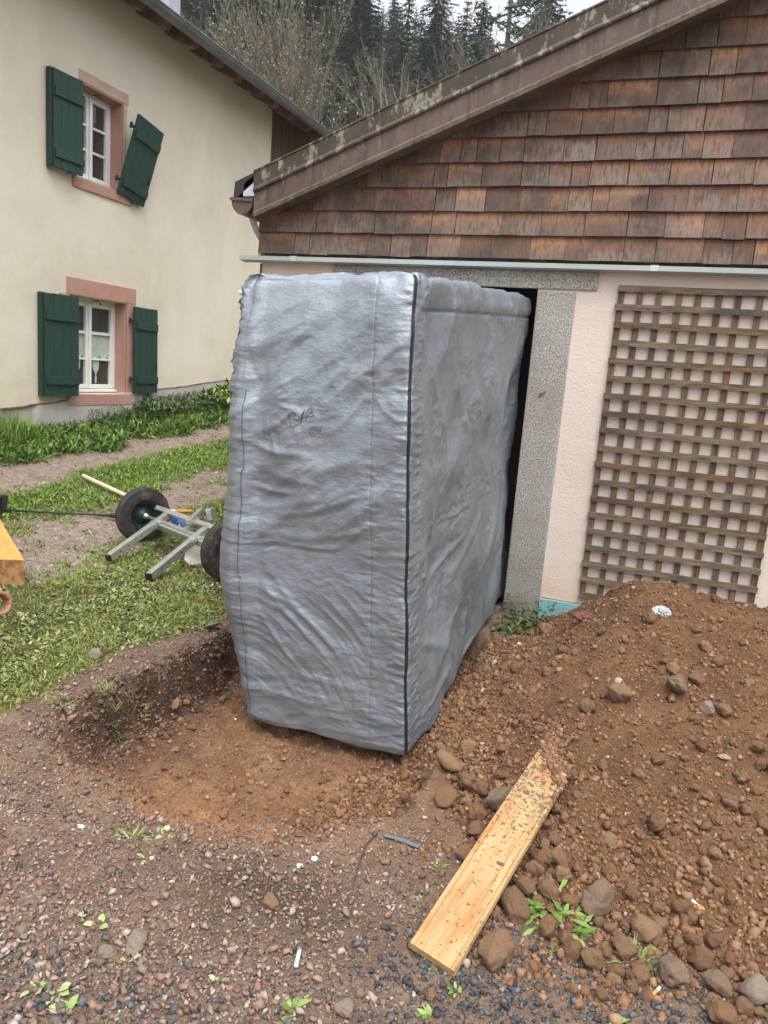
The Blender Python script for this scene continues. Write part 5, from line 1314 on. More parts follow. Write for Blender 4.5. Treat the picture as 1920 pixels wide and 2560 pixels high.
BIG = [(500, 1030, 68, 'D', 'big dark stone half hidden behind the upper left edge of the plank'), (562, 1500, 70, 'S', 'large rounded stone touching the right edge of the plank beside the dandelion'),
 (480, 1682, 82, 'S', 'largest loose stone, alone on the slate chippings right of the plank foot'), (700, 1592, 47, 'S', 'round stone lying in the middle of the dandelion leaves'),
 (918, 1460, 78, 'D', 'big dark flat faced boulder at the foot of the soil heap'), (1115, 1590, 72, 'S', 'tall pointed stone leaning in the heap foot right of the dark boulder'),
 (1238, 1772, 74, 'D', 'dark egg shaped stone on the chippings under the heap foot'), (1455, 1950, 68, 'S', 'squarish stone at the bottom right on the slate chippings'),
 (1598, 1862, 66, 'P', 'pale brown stone at the right edge above the bottom corner'), (1440, 1832, 62, 'D', 'grey brown stone just left of the pale stone at the right edge'),
 (1555, 1930, 45, 'S', 'long narrow stone upright beside the squarish stone at bottom right'), (810, 1695, 50, 'S', 'stone at the lower tip of the dandelion leaves'),
 (262, 1020, 54, 'B', 'angular brown stone lying left of the plank top beside the pit'), (280, 872, 66, 'B', 'flat brick shaped clod by the corner of the silver cover'),
 (358, 958, 46, 'S', 'lumpy stone between the brick shaped clod and the plank top'), (1012, 572, 48, 'S', 'ochre capped stone by itself on the upper heap slope'),
 (1260, 537, 50, 'D', 'darkest stone of the cluster high on the heap'), (1172, 1135, 47, 'S', 'half buried flat clod on the middle of the heap slope'),
 (1035, 1672, 56, 'S', 'round stone at the heap toe under the pointed stone'), (1368, 1715, 54, 'S', 'earthy stone at the heap toe above the dark egg shaped stone'),
 (345, 1272, 50, 'S', 'stone jutting from under the left edge of the plank at mid length'), (1390, 642, 33, 'P', 'pale angular stone below the stone cluster on the heap'), (495, 1315, 1, None, None)]
KIND = {'S': ST, 'D': STD, 'P': STP, 'B': STB}
for k, (x8, y8, rr8, kd, lb) in enumerate(BIG):
    if kd: stone_at(x8, y8, rr8, KIND[kd][k % len(KIND[kd])], lb, 'larger stones of the soil heap')
MID = [(405, 1100, 42), (400, 1165, 46), (420, 985, 40), (715, 1428, 47), (602, 1402, 48), (640, 1335, 46), (672, 1288, 46), (752, 1282, 48), (768, 1362, 42), (898, 1722, 46), (1110, 1780, 36), (1000, 1776, 36),
 (955, 1690, 30), (800, 1470, 36), (995, 1510, 32), (905, 1300, 28), (745, 1075, 28), (735, 1205, 32), (690, 1225, 30), (780, 1110, 24), (640, 1395, 22), (660, 1460, 28), (1190, 1575, 34), (1275, 1500, 34), (1300, 1560, 36), (1400, 1560, 40),
 (1180, 1500, 28), (1060, 1435, 32), (1160, 1435, 26), (975, 1590, 30), (1005, 1625, 28), (930, 1560, 26), (1270, 1650, 30), (1330, 1640, 30), (1420, 1640, 34), (1500, 1720, 36), (1480, 1790, 30), (1560, 1800, 26), (1620, 1950, 28), (1040, 1580, 26)]
for k, (a, b, c) in enumerate(MID): stone_at(a, b, c, ST[(k*5) % len(ST)], 'fist sized brown earthy stone packed along the lower edge of the heap', 'fist sized stones along the heap foot')
UPR = [(1250, 462, 30), (1355, 507, 36), (1195, 477, 26), (1340, 682, 27), (1245, 600, 18), (800, 905, 36), (945, 872, 28), (1480, 1182, 27), (1385, 1245, 35), (1490, 1030, 46), (1540, 930, 36), (1590, 800, 26), (1330, 770, 20), (1180, 855, 30), (835, 1010, 22), (820, 760, 24), (1025, 380, 22), (1150, 245, 36), (1350, 290, 24), (700, 290, 34),
 (1600, 985, 30), (1560, 1070, 32), (1620, 1100, 26), (1440, 1120, 26), (1530, 1230, 26), (1600, 1300, 28), (1300, 1100, 20), (1100, 1000, 22), (1090, 1250, 24), (980, 1350, 24), (1250, 1010, 22), (1020, 1280, 18), (1400, 900, 22), (1300, 850, 18), (1470, 700, 20), (1580, 520, 24), (1540, 620, 18), (640, 560, 24), (610, 680, 24)]
for k, (a, b, c) in enumerate(UPR): stone_at(a, b, c, ST[(k*3+1) % len(ST)], 'small brown stone half sunk in the loose soil slope of the heap', 'small stones on the heap slope', sink=.45)
# pebbles all along the toe and slope
r_ = random.Random(77); cnt = 0
while cnt < 165:
    x_, y_ = r_.uniform(-.75, 1.0), r_.uniform(1.75, 3.8); z_ = float(hm(x_, y_)); 
    if z_ < float(hg(x_, y_))-.015: continue
    toe_ = math.exp(-max(z_-.02, 0)/.09)
    if r_.random() > .10+.20*(x_ > .35)+.88*toe_: continue
    rad = min(max(r_.lognormvariate(math.log(.021), .40), .010), .040)
    put_stone(ST[r_.randrange(len(ST))], (x_, y_, max(z_, float(hg(x_, y_)))), rad, 'pebble sized brown stone among the loose clods of the soil heap', 'stone', 'pebbles of the soil heap', .18, 'pebble', r_); cnt += 1
for (px, py, rp, lb) in ((550, 1190+0, 0, None), (560, 1180, 0, None)): pass
def px_stone(px, py, rp, me, label, group=None, name='stone', sink=.3, sq=(1, 1, 1)):
    p = G(px, py+rp*.5); dist = float(np.dot(p-CAM, AX[2])); return put_stone(me, p, rp*dist/F_PX, label, 'stone', group, sink, name, rst, sq)
px_stone(240, 1638, 19, STP[0], 'pale lumpy rock alone on the lawn near the pit rim', sink=.2, name='rock')
px_stone(527, 1562, 26, STR[0], 'flat pinkish rock on the grass touching the silver cover', sink=.3, name='rock', sq=(1, 1, .5))
px_stone(385, 1362, 11, STP[1], 'small white stone between the cart forks', name='rock')
px_stone(675, 2252, 24, ST[4], 'brown upright stone in the loose gravel below the pit', sink=.3)
px_stone(862, 2515, 28, STP[2], 'pinkish stone at the bottom edge on the chippings', sink=.35)
px_stone(265, 2375, 26, STP[1], 'pale stone set in the gravel, second light one from the left', sink=.45)
px_stone(340, 2340, 40, STP[0], 'largest pale flat stone sunk in the foreground gravel', sink=.55, sq=(1.2, 1, .6))
px_stone(56, 2322, 20, STP[2], 'pale stone sunk in the gravel at the left edge', sink=.45)
px_stone(440, 1752, 18, ST[7], 'brown rock stuck in the cut bank at the back of the pit', sink=.5)
px_stone(1076, 2487, 17, ST[2], 'round brown stone on the slate chippings under the plank foot', sink=.2)
for k, (px, py, rp) in enumerate(((800, 1860, 15), (820, 1868, 10), (575, 1965, 16), (730, 1962, 14), (350, 1870, 10), (560, 2030, 16), (690, 2130, 14), (285, 1985, 18), (800, 1990, 12), (640, 1905, 9), (480, 1815, 12), (440, 1870, 11))):
    px_stone(px, py, rp, ST[(k*4+2) % len(ST)], 'small orange brown stone half sunk in the floor of the pit', 'stones on the pit floor', sink=.45)
# rubble under the cart and beside the cover
for k, (a, b, rp) in enumerate(((790, 745, 22), (830, 790, 24), (760, 715, 15), (880, 775, 20), (860, 840, 26), (910, 800, 22), (1215, 1140, 26), (1245, 1190, 30), (1200, 1235, 24), (1255, 1250, 18), (1180, 1075, 32), (1240, 1110, 18), (735, 830, 16), (960, 770, 20))):
    px_stone(200+a*.2652, 1140+b*.2652, rp*.30, STR[k % 6], 'broken grey pink rubble lump on the ground under the cart', 'rubble lumps around the cart', 'rubble')
g = G(488, 1405); cslab = np.array([g[0], g[1], g[2]])
m = MB(); P8 = [(-.20, .10, .14), (.10, .16, .24), (.20, .0, .15), (.10, -.10, .0), (-.05, -.12, -.01)]
sl_ = empty('concrete_slab', (float(g[0]), float(g[1]), float(g[2])), 'broken slab of pale concrete propped on rubble under the cart', 'concrete slab')
c_ = [cslab+np.array(q) for q in ((-.165, .12, .085), (.06, .20, .150), (.215, .05, .120), (.12, -.07, .035), (.02, -.10, .0), (-.06, -.045, .02))]
m = MB(); m.poly(c_, (.008, .03, -.055)); m.build('slab', 'slab_face', sl_, bevel=.006)

# ================================================================== PLANK
e0 = G(880*1.1573, 2062*1.1573)+np.array([0, 0, .012]); e1 = G(983*1.1573, 2108*1.1573)+np.array([0, 0, .004])
c_lo = (e0+e1)/2; tl = onZ(1153*1.1573, 1652*1.1573, .17); trr = onZ(1203*1.1573, 1715*1.1573, .145)
c_hi = (tl+trr)/2
ydir = (c_hi-c_lo); ydir /= np.linalg.norm(ydir); xd = (e1-e0); xd -= ydir*np.dot(xd, ydir); wpl = np.linalg.norm(xd)*1.02; xd /= np.linalg.norm(xd); zd = np.cross(xd, ydir)
Lp = float(np.linalg.norm(c_hi-c_lo))+.12; tk_ = .021
pl_ = bpy.data.objects.new('plank', None)
n_ = 40; V = []; prof = [(-wpl/2-.004, tk_*.45), (-wpl/2, tk_), (-wpl/2+.011, tk_), (-wpl/2+.013, tk_-.002), (-wpl/2+.015, tk_), (wpl/2-.016, tk_), (wpl/2-.014, tk_-.0025), (wpl/2-.012, tk_), (wpl/2-.003, tk_), (wpl/2-.001, tk_-.004), (wpl/2-.001, tk_*.62), (wpl/2-.010, tk_*.6), (wpl/2-.010, tk_*.4), (wpl/2, tk_*.38), (wpl/2, 0), (-wpl/2, 0)]
for i in range(n_+1):
    for a, b in prof: V.append((a, Lp*i/n_-.0, b+.004*math.sin(i/n_*3.1)))
k = len(prof); Fq = [(i*k+j, i*k+(j+1) % k, (i+1)*k+(j+1) % k, (i+1)*k+j) for i in range(n_) for j in range(k)]+[tuple(range(k-1, -1, -1)), tuple(n_*k+j for j in range(k))]
me = bpy.data.meshes.new('plank'); me.from_pydata(V, [], Fq); me.update(); me.materials.append(MATS['pine_plank'])
plank = bpy.data.objects.new('plank', me); COL.objects.link(plank)
M = Matrix.Identity(4)
org = c_lo
for i in range(3): M[i][0], M[i][1], M[i][2], M[i][3] = xd[i], ydir[i], zd[i], org[i]
plank.matrix_world = M; bpy.data.objects.remove(pl_)
tag(plank, 'muddy yellow pine floorboard leaning on the foot of the soil heap', 'plank')
# soil fallen over its upper end, and bits lying on it
r = np.random.default_rng(55); n = 1500
uu = r.uniform(-wpl/2, wpl/2, n); vv = Lp+.02-.17*(uu/wpl+.5)+np.abs(r.normal(size=n))*.07-.012*r.exponential(1, n)
sz = np.clip(r.lognormal(math.log(.0058), .5, n), .002, .016)
pw = c_lo+xd*uu[:, None]+ydir*vv[:, None]+zd*(tk_+.002)
lift = np.clip((vv-(Lp+.02-.17*(uu/wpl+.5))), 0, .2)*.25; pw[:, 2] += lift*r.uniform(.0, 1, n)
o = scatter('soil_on_plank', pw, sz, CRUMB, 'soil_crumbs', None, .8, .3, 9); o.parent = heap_root; o.matrix_parent_inverse = heap_root.matrix_basis.inverted(); tag(o, kind='stuff')
n = 260; uu = r.uniform(-wpl/2+.01, wpl/2-.01, n); vv = r.beta(2.4, 1.6, n)*Lp*.9; sz = np.clip(r.lognormal(math.log(.0020), .45, n), .001, .006)
pw = c_lo+xd*uu[:, None]+ydir*vv[:, None]+zd*(tk_+.001)
o = scatter('crumbs', pw, sz, CRUMB, 'soil_crumbs', None, .8, .3, 10); tag(o, 'crumbs of soil sprinkled over the yellow plank', 'soil crumbs', kind='stuff')
for px, py, rp, lb in ((505, 1318, 19, 'brown pebble lying on the middle of the plank'), (470, 1195, 11, 'small grey pebble on the upper half of the plank'), (490, 1272, 9, 'tiny dark pebble just above the brown one on the plank'), (668, 1093, 8, 'dark crumb near the right edge of the plank top'), (612, 1010, 17, 'clod of soil on the upper end of the plank')):
    q = r8(px, py); d = ray(*q); t = np.dot(c_lo+zd*tk_-CAM, zd)/np.dot(d, zd); p = CAM+d*t; dist = t
    o = put_stone(ST[px % 14] if rp > 12 else STD[px % 3], p-np.array([0, 0, 0]), rp*.5787*dist/F_PX, lb, 'pebble', None, .45, 'pebble', rst, (1, .7, .6))

# ================================================================== LITTER
def bag():
    q = r8(1193, 212); g = G(q[0], q[1]+14); rr = np.random.default_rng(3); bm = bmesh.new(); bmesh.ops.create_icosphere(bm, subdivisions=4, radius=1)
    co = np.array([v.co[:] for v in bm.verts]); rad = 1+.35*ridge2(co[:, 0]*1.6+co[:, 2], co[:, 1]*1.6-co[:, 2], 3, 901)
    co = co*rad[:, None]*np.array([.046, .03, .030])*.72+g+np.array([0, 0, .014]); f = [[v.index for v in fc.verts] for fc in bm.faces]; bm.free()
    tag(link('plastic_bag', co, f, 'white_plastic'), 'crumpled white plastic bag on the crest of the soil heap', 'bag')
bag()
def rag(px, py, label, m_, s, name, cat):
    g = G(px, py); bm = bmesh.new(); bmesh.ops.create_icosphere(bm, subdivisions=3, radius=1); co = np.array([v.co[:] for v in bm.verts])
    rad = 1+.3*ridge2(co[:, 0]*1.6+co[:, 2]+px, co[:, 1]*1.6-co[:, 2], 3, 903); co = co*rad[:, None]*np.array(s)+g+np.array([0, 0, s[2]*.4]); f = [[v.index for v in fc.verts] for fc in bm.faces]; bm.free()
    tag(link(name, co, f, m_), label, cat)
rag(1470, 1547, 'dark red brown cloth scrap buried in the heap by the blue plinth', 'red_rag', (.065, .05, .02), 'cloth_scrap', 'cloth scrap')
rag(1788, 1502, 'small red brick fragment on the heap crest before the trellis', 'red_rag', (.02, .018, .018), 'brick_fragment', 'brick fragment')
rag(750, 2166, 'folded white paper scrap, lower one of the two below the pit', 'paper_white', (.008, .007, .004), 'paper_scrap', 'paper scrap')
rag(786, 2148, 'folded white paper scrap, upper one of the two below the pit', 'paper_white', (.007, .007, .005), 'paper_scrap', 'paper scrap')
rag(201, 2066, 'flat white paper scrap alone on the earth left of the pit', 'paper_white', (.011, .006, .003), 'paper_scrap', 'paper scrap')
rag(588, 1799, 'tiny white crumb of plaster on the pit floor beside the cover', 'paper_white', (.005, .005, .004), 'plaster_crumb', 'plaster crumb')
rag(1810, 1893, 'pale grey shard on the heap slope at the right edge', 'pale_stone', (.018, .014, .006), 'stone_shard', 'stone shard')
rag(1298, 1611, 'white shard in the weeds at the foot of the door jamb', 'paper_white', (.010, .008, .006), 'stone_shard', 'stone shard')
def butt(px0, py0, px1, py1, label, white_first, extra=0, rad=.0042, filt=.62):
    a, b = G(px0, py0)+np.array([0, 0, .008]), G(px1, py1)+np.array([0, 0, .008]); e = empty('cigarette_end', tuple((a+b)/2-np.array([0, 0, .008])), label, 'cigarette end')
    c = a+(b-a)*(1-filt); m = MB(); m.tube([a, c], rad*.97, 10); m.build('paper', 'paper_white', e, True); m = MB(); m.tube([c, b], rad, 10); m.build('filter', 'filter_orange', e, True)
butt(1728, 2256, 1760, 2280, 'cigarette end with orange filter lying on the heap slope', True)
butt(1648, 2476, 1630, 2494, 'cigarette end with orange filter on the slate chippings at the bottom', True)
a, b = G(748, 2385)+np.array([0, 0, .010]), G(739, 2425)+np.array([0, 0, .010])
m = MB(); m.tube([a, b], .0052, 10); tag(m.build('paper_stick', 'paper_white', None, True), 'thin white paper stick lying on the foreground gravel', 'paper stick')
pts = [G(960+x*.5787, 1400+y*.5787)+np.array([0, 0, .006]) for x, y in ((0, 1197), (40, 1205), (90, 1222), (150, 1246))]
m = MB(); [m.bar(p_, q_, .016, .002) for p_, q_ in zip(pts, pts[1:])]; tag(m.build('plastic_strip', 'grey_strip', None), 'flat blue grey plastic strip on the earth left of the plank', 'plastic strip')
pts = [G(x*.5787, 1700+y*.5787)+np.array([0, 0, .008]) for x, y in ((1625, 675), (1580, 720), (1555, 790), (1535, 860), (1525, 930))]
m = MB(); m.tube(pts, [.0028, .0026, .0022, .002, .0015], 6); tag(m.build('root', 'root_brown', None, True), 'thin dark root curving over the gravel left of the plank', 'root')

# ================================================================== PLANTS
def tuft(name, label, cat, px, py, n, ln, wd, prof, m_, spread, lean=(.3, 1.2), seed=1, group=None):
    r = np.random.default_rng(seed); g = G(px, py); x = g[0]+r.normal(0, spread, n); y = g[1]+r.normal(0, spread, n)
    p = P3(x, y, -.002); az = np.arctan2(y-g[1], x-g[0])+r.normal(0, .7, n)
    return tag(leaves(name, p, r.uniform(*ln, n), r.uniform(*wd, n), az, r.uniform(*lean, n), r.uniform(.3, 1.1, n), prof, m_, None, seed, .25), label, cat, group)
tuft('dandelion', 'bright green dandelion growing through the stones right of the plank', 'plant', 1368, 2268, 26, (.06, .125), (.014, .026), TOOTH, 'bright_leaf', .018, (.6, 1.3), 11)
tuft('dandelion', 'lower dandelion spreading over the slate chippings under the round stone', 'plant', 1400, 2322, 20, (.05, .10), (.012, .022), TOOTH, 'bright_leaf', .022, (.7, 1.35), 12)
tuft('grass_tuft', 'small grass tuft between the stones at the heap toe', 'plant', 1588, 2400, 40, (.03, .075), (.003, .005), BLADE, 'bright_leaf', .02, (.3, 1.2), 13)
tuft('grass_tuft', 'bright grass tuft hanging over the rim of the pit', 'plant', 275, 1756, 60, (.035, .075), (.003, .005), BLADE, 'bright_leaf', .02, (.5, 1.3), 14)
tuft('grass_tuft', 'yellowish grass tuft on the pit rim nearest the cover', 'plant', 342, 1754, 50, (.03, .06), (.003, .005), BLADE, 'lawn_blade', .018, (.5, 1.3), 15)
tuft('grass_tuft', 'low grass patch left of the two rim tufts', 'plant', 150, 1748, 80, (.02, .045), (.004, .007), OVAL, 'lawn_leaf', .026, (.8, 1.4), 16)
tuft('weed', 'feathery weed on the earth between pit and gravel', 'plant', 335, 2098, 34, (.02, .05), (.004, .008), OVAL, 'lawn_leaf', .018, (.5, 1.3), 17)
tuft('seedling', 'pair of pale leaves right of the feathery weed', 'seedling', 412, 2090, 6, (.022, .035), (.012, .017), OVAL, 'seedling_leaf', .004, (.8, 1.2), 18)
SEED = [(243, 2312, 4, .036, .022, 'large three leaved pale seedling in the left gravel'), (200, 2290, 5, .024, .014, 'pale seedling just left of the three leaved one'), (38, 2308, 4, .02, .014, 'pale seedling at the left edge beside the sunk pale stone'), (55, 2345, 4, .026, .012, 'narrow leaved seedling under the pale stone at the left edge'),
 (80, 2472, 6, .038, .022, 'leftmost pale seedling in the bottom left corner'), (140, 2475, 6, .040, .022, 'middle pale seedling of the bottom left corner'), (160, 2530, 5, .042, .024, 'lowest pale seedling of the bottom left corner'), (182, 2505, 5, .034, .016, 'rightmost pale seedling of the bottom left corner'),
 (548, 2452, 7, .024, .014, 'yellow green seedling in the middle of the bottom gravel'), (732, 2520, 5, .040, .022, 'two leaved seedling at the bottom edge under the paper stick'), (735, 2560, 5, .030, .02, 'seedling cut by the bottom edge under the paper stick'), (318, 2408, 3, .034, .012, 'pale narrow seedling right of the large sunk stone'), (368, 2145, 4, .03, .013, 'tiny seedling above the loose gravel ridge'), (1100, 2166, 6, .022, .013, 'green seedling on the earth left of the plank'),
 (1040, 2248, 8, .02, .01, 'small ragged weed left of the plank foot'), (1085, 2418, 6, .024, .014, 'bright seedling at the foot of the plank'), (1140, 2475, 7, .02, .01, 'weak weed on the chippings below the plank'), (1080, 2545, 8, .03, .012, 'leafy weed at the bottom edge below the plank'), (1605, 2465, 6, .02, .013, 'seedling on the chippings left of the lower cigarette end'), (1540, 2560, 6, .03, .012, 'weed at the bottom edge right of centre'), (1830, 2478, 6, .022, .012, 'seedling between the grey brown and pale stones at right')]
for k, (px, py, n, l_, w_, lb) in enumerate(SEED): tuft('seedling', lb, 'seedling', px, min(py, 2556), n, (l_*.7, l_*1.1), (w_*.7, w_), OVAL, 'seedling_leaf' if px < 700 else 'bright_leaf', .003+.002*(n > 5), (.7, 1.25), 30+k)
tuft('dry_tuft', 'dry straw coloured grass wisp in the foreground gravel', 'plant', 258, 2425, 14, (.03, .08), (.0015, .003), BLADE, 'dry_straw', .01, (1.2, 1.55), 19)
# ivy at the foot of the jamb
r = np.random.default_rng(71); n = 420; x = r.uniform(-.80, -.48, n); y = r.uniform(4.28, 4.70, n); k = r.uniform(0, 1, n) < 1-.5*np.abs(x+.66)/.16; x, y = x[k], y[k]; n = len(x)
p = P3(x, y, .0); p[:, 2] = np.maximum(p[:, 2], hs(x, y))+r.uniform(0, .13, n)*sstep(4.25, 4.6, y)
tag(leaves('ground_ivy', p, r.uniform(.018, .038, n), r.uniform(.016, .030, n), r.uniform(0, 6.28, n), r.uniform(.7, 1.5, n), r.uniform(-.2, .6, n), OVAL, 'ivy_leaf', None, 8), 'small leaved creeping weed at the foot of the granite door jamb', 'plant')
# clumps against the house wall
def wall_clump(label, y0, y1, x0, x1, n, ln, wd, prof, m_, lean, seed, h=0.0, name='weed_clump'):
    r = np.random.default_rng(seed); x = r.uniform(x0, x1, n); y = r.uniform(y0, y1, n); p = P3(x, y, 0); p[:, 2] += r.uniform(0, 1, n)*h
    tag(leaves(name, p, r.uniform(*ln, n), r.uniform(*wd, n), r.uniform(0, 6.28, n), r.uniform(*lean, n), r.uniform(.2, .9, n), prof, m_, None, seed), label, 'plant')
wall_clump('tall grass tussock at the left end of the house plinth', 5.25, 5.75, -5.95, -5.6, 700, (.15, .34), (.004, .008), BLADE, 'strip_grass', (.05, .7), 81, 0, 'grass_tussock')
wall_clump('dull grey green herb under the lower window sill', 6.7, 7.3, -5.97, -5.75, 650, (.03, .06), (.006, .012), OVAL, 'dull_weed', (.2, 1.3), 82, .16, 'herb_clump')
wall_clump('dark spreading herb against the plinth right of the lower window', 7.5, 8.9, -5.98, -5.65, 2400, (.04, .08), (.010, .02), OVAL, 'dull_weed', (.2, 1.4), 83, .17, 'herb_clump')
wall_clump('leafy weed clump against the plinth beside the silver cover', 8.9, 10.2, -5.98, -5.5, 1100, (.08, .18), (.03, .06), OVAL, 'weed_leaf', (.2, 1.2), 84, .12)
fl_ = np.array([(-5.72, 9.05), (-5.70, 9.12), (-5.66, 9.3), (-5.75, 8.7)]); 
for k, (fx_, fy_) in enumerate(fl_):
    z_ = float(hs(fx_, fy_)); e = empty('dandelion_flower', (fx_, fy_, z_), 'yellow dandelion flower in the weeds by the plinth', 'flower', 'dandelion flowers by the plinth')
    m = MB(); m.tube([(fx_, fy_, z_), (fx_+.01, fy_-.02, z_+.22)], .003, 5); m.build('stalk', 'strip_grass', e); m = MB(); m.lathe([(0, .002), (.008, .018), (.014, .014), (.015, .0001)], (fx_+.01, fy_-.02, z_+.22), (.3, -.4, .8), 10); m.build('flower_head', 'filter_orange', e)
# fringe of roots and moss along the broken turf edge
r = np.random.default_rng(91); n = 260; t_ = r.uniform(0, 1, n); xe = -2.02+.03*r.normal(size=n); ye = 2.35+1.7*t_
z_ = base_h(xe, ye)-.0
tag(leaves('turf_fringe', np.stack([xe+.03, ye, z_-.01], 1), r.uniform(.02, .07, n), r.uniform(.0015, .0035, n), r.normal(-.3, .8, n), r.uniform(1.2, 2.2, n), r.uniform(.2, 1.0, n), BLADE, 'root_fringe', None, 92), 'torn roots and dead grass hanging over the cut bank of the pit', 'roots', kind='stuff')

# ================================================================== HILL AND TREES
def hill_z(x, y):
    x = np.asarray(x, float); y = np.asarray(y, float)
    az = x/np.maximum(y, 1)
    k = np.interp(az, [-.9, -.55, -.48, -.44, -.38, -.2, .2, .6], [.76, .66, .56, .42, .36, .31, .26, .24])
    t = np.maximum(y-26, 0); d = np.minimum(t, 150)
    return 1.0+k*d*sstep(0, 30, t)+.02*np.maximum(t-150, 0)+2.0*fbm2(x/30, y/30, 3, 501)*sstep(0, 40, t)
hxs = np.linspace(-320, 220, 110); hys = np.linspace(18, 330, 90)
HX_, HY_ = np.meshgrid(hxs, hys, indexing='ij')
ho = link('hillside', np.stack([HX_, HY_, hill_z(HX_, HY_)-.6*(HY_ < 26)], -1).reshape(-1, 3), grid_faces(len(hxs), len(hys)), 'hill_floor', None, True); tag(ho, kind='structure')
def conifer_mesh(seed, H_, Rb, whorls, per, m_, droop=.35, bare=.06, gap=.15):
    r = np.random.default_rng(seed); V = []; 
    for w_ in range(whorls):
        t = bare+(1-bare)*(w_/(whorls-1))**.92; z = H_*t; L0 = Rb*(1-t)**.85*(.75+.4*r.random())+.12
        for b in range(per):
            if r.random() < gap: continue
            a = 6.283*(b/per)+r.uniform(-.4, .4)+w_*.7; L = L0*r.uniform(.6, 1.12); dz = -droop*L*r.uniform(.6, 1.3)+.25*L*t
            nseg = 7 if L > 1 else 4
            for s in range(nseg):
                f0, f1 = s/nseg, min((s+1.35)/nseg, 1.05)
                for sg in (-1, 0, 1):
                    aa = a+sg*.42*(1-.3*f0); 
                    p0 = np.array([math.cos(a)*L*f0, math.sin(a)*L*f0, z+dz*f0*f0]); ln = (L/nseg)*r.uniform(.8, 1.5)*(1 if sg == 0 else .8)
                    d = np.array([math.cos(aa), math.sin(aa), -.28-.3*r.random()]); p1 = p0+d*ln; wd = .11*ln+.035
                    sd = np.array([-math.sin(aa), math.cos(aa), r.uniform(-.5, .5)]); 
                    V += [p0-sd*wd, p0+sd*wd, p1+sd*wd*.25+np.array([0, 0, -.12*ln]), p1-sd*wd*.25+np.array([0, 0, -.12*ln])]
    V = np.array(V); return V, np.arange(len(V)).reshape(-1, 4)
def make_tree(name, label, cat, loc, crown, trunk_pts, trunk_r, m_, bark, group):
    e = empty(name, loc, label, cat, group)
    link('crown', crown[0]+np.array(loc), crown[1], m_, e); t = MB(); t.tube([np.array(loc)+np.array(p_) for p_ in trunk_pts], trunk_r, 7); t.build('trunk', bark, e, True); return e
PROT = []
for k in range(4):
    Hh = 20.0; PROT.append(make_tree('spruce_tree', 'dark spruce standing in the forest on the hillside', 'tree', (-30-5*k, 60, float(hill_z(-30-5*k, 60))), conifer_mesh(600+k, Hh, 4.0+.4*k, 50, 13, None, .38, .05, .08), [(0, 0, -.5), (0, 0, 9), (0, 0, 19.6)], [.30, .18, .03], 'needles_dark' if k % 2 == 0 else 'needles_green', 'bark', 'forest conifers on the hillside'))
larch = make_tree('larch_tree', 'brown bare larch among the dark conifers', 'tree', (-40, 75, float(hill_z(-40, 75))), conifer_mesh(640, 17, 2.6, 26, 7, None, .2, .08, .35), [(0, 0, -.5), (0, 0, 16.5)], [.22, .03], 'needles_larch', 'grey_bark', 'brown larches in the forest')
used = [False]*5
def place_tree(k, x, y, s, rz, sq=1.0, label=None):
    src = PROT[k] if k < 4 else larch
    if not used[k]: used[k] = True; o = src
    else: o = copy_tree(src)
    o.location = (x, y, float(hill_z(x, y))-.2); o.scale = (s*sq, s*sq, s); o.rotation_euler = (0, 0, rz)
    if label: o['label'] = label; del o['group']
    return o
rt = random.Random(31); spots = []
tries = 0
while len(spots) < 288 and tries < 40000:
    tries += 1
    y = 45+135*rt.random()**.85; az = rt.uniform(-.78, -.06); x = az*y
    md = 2.1+y*.014
    if any((x-a)**2+(y-b)**2 < md*md for a, b in spots): continue
    # a clearer slope to the right where the sky comes low
    if az > -.2 and y > 110: continue
    spots.append((x, y))
for x, y in spots:
    az = x/y; k = rt.choice([0, 0, 1, 1, 2, 2, 3, 3, 0, 2, 4]) if True else 0
    place_tree(k, x, y, rt.uniform(.62, 1.0), rt.uniform(0, 6.28), rt.uniform(.9, 1.3))

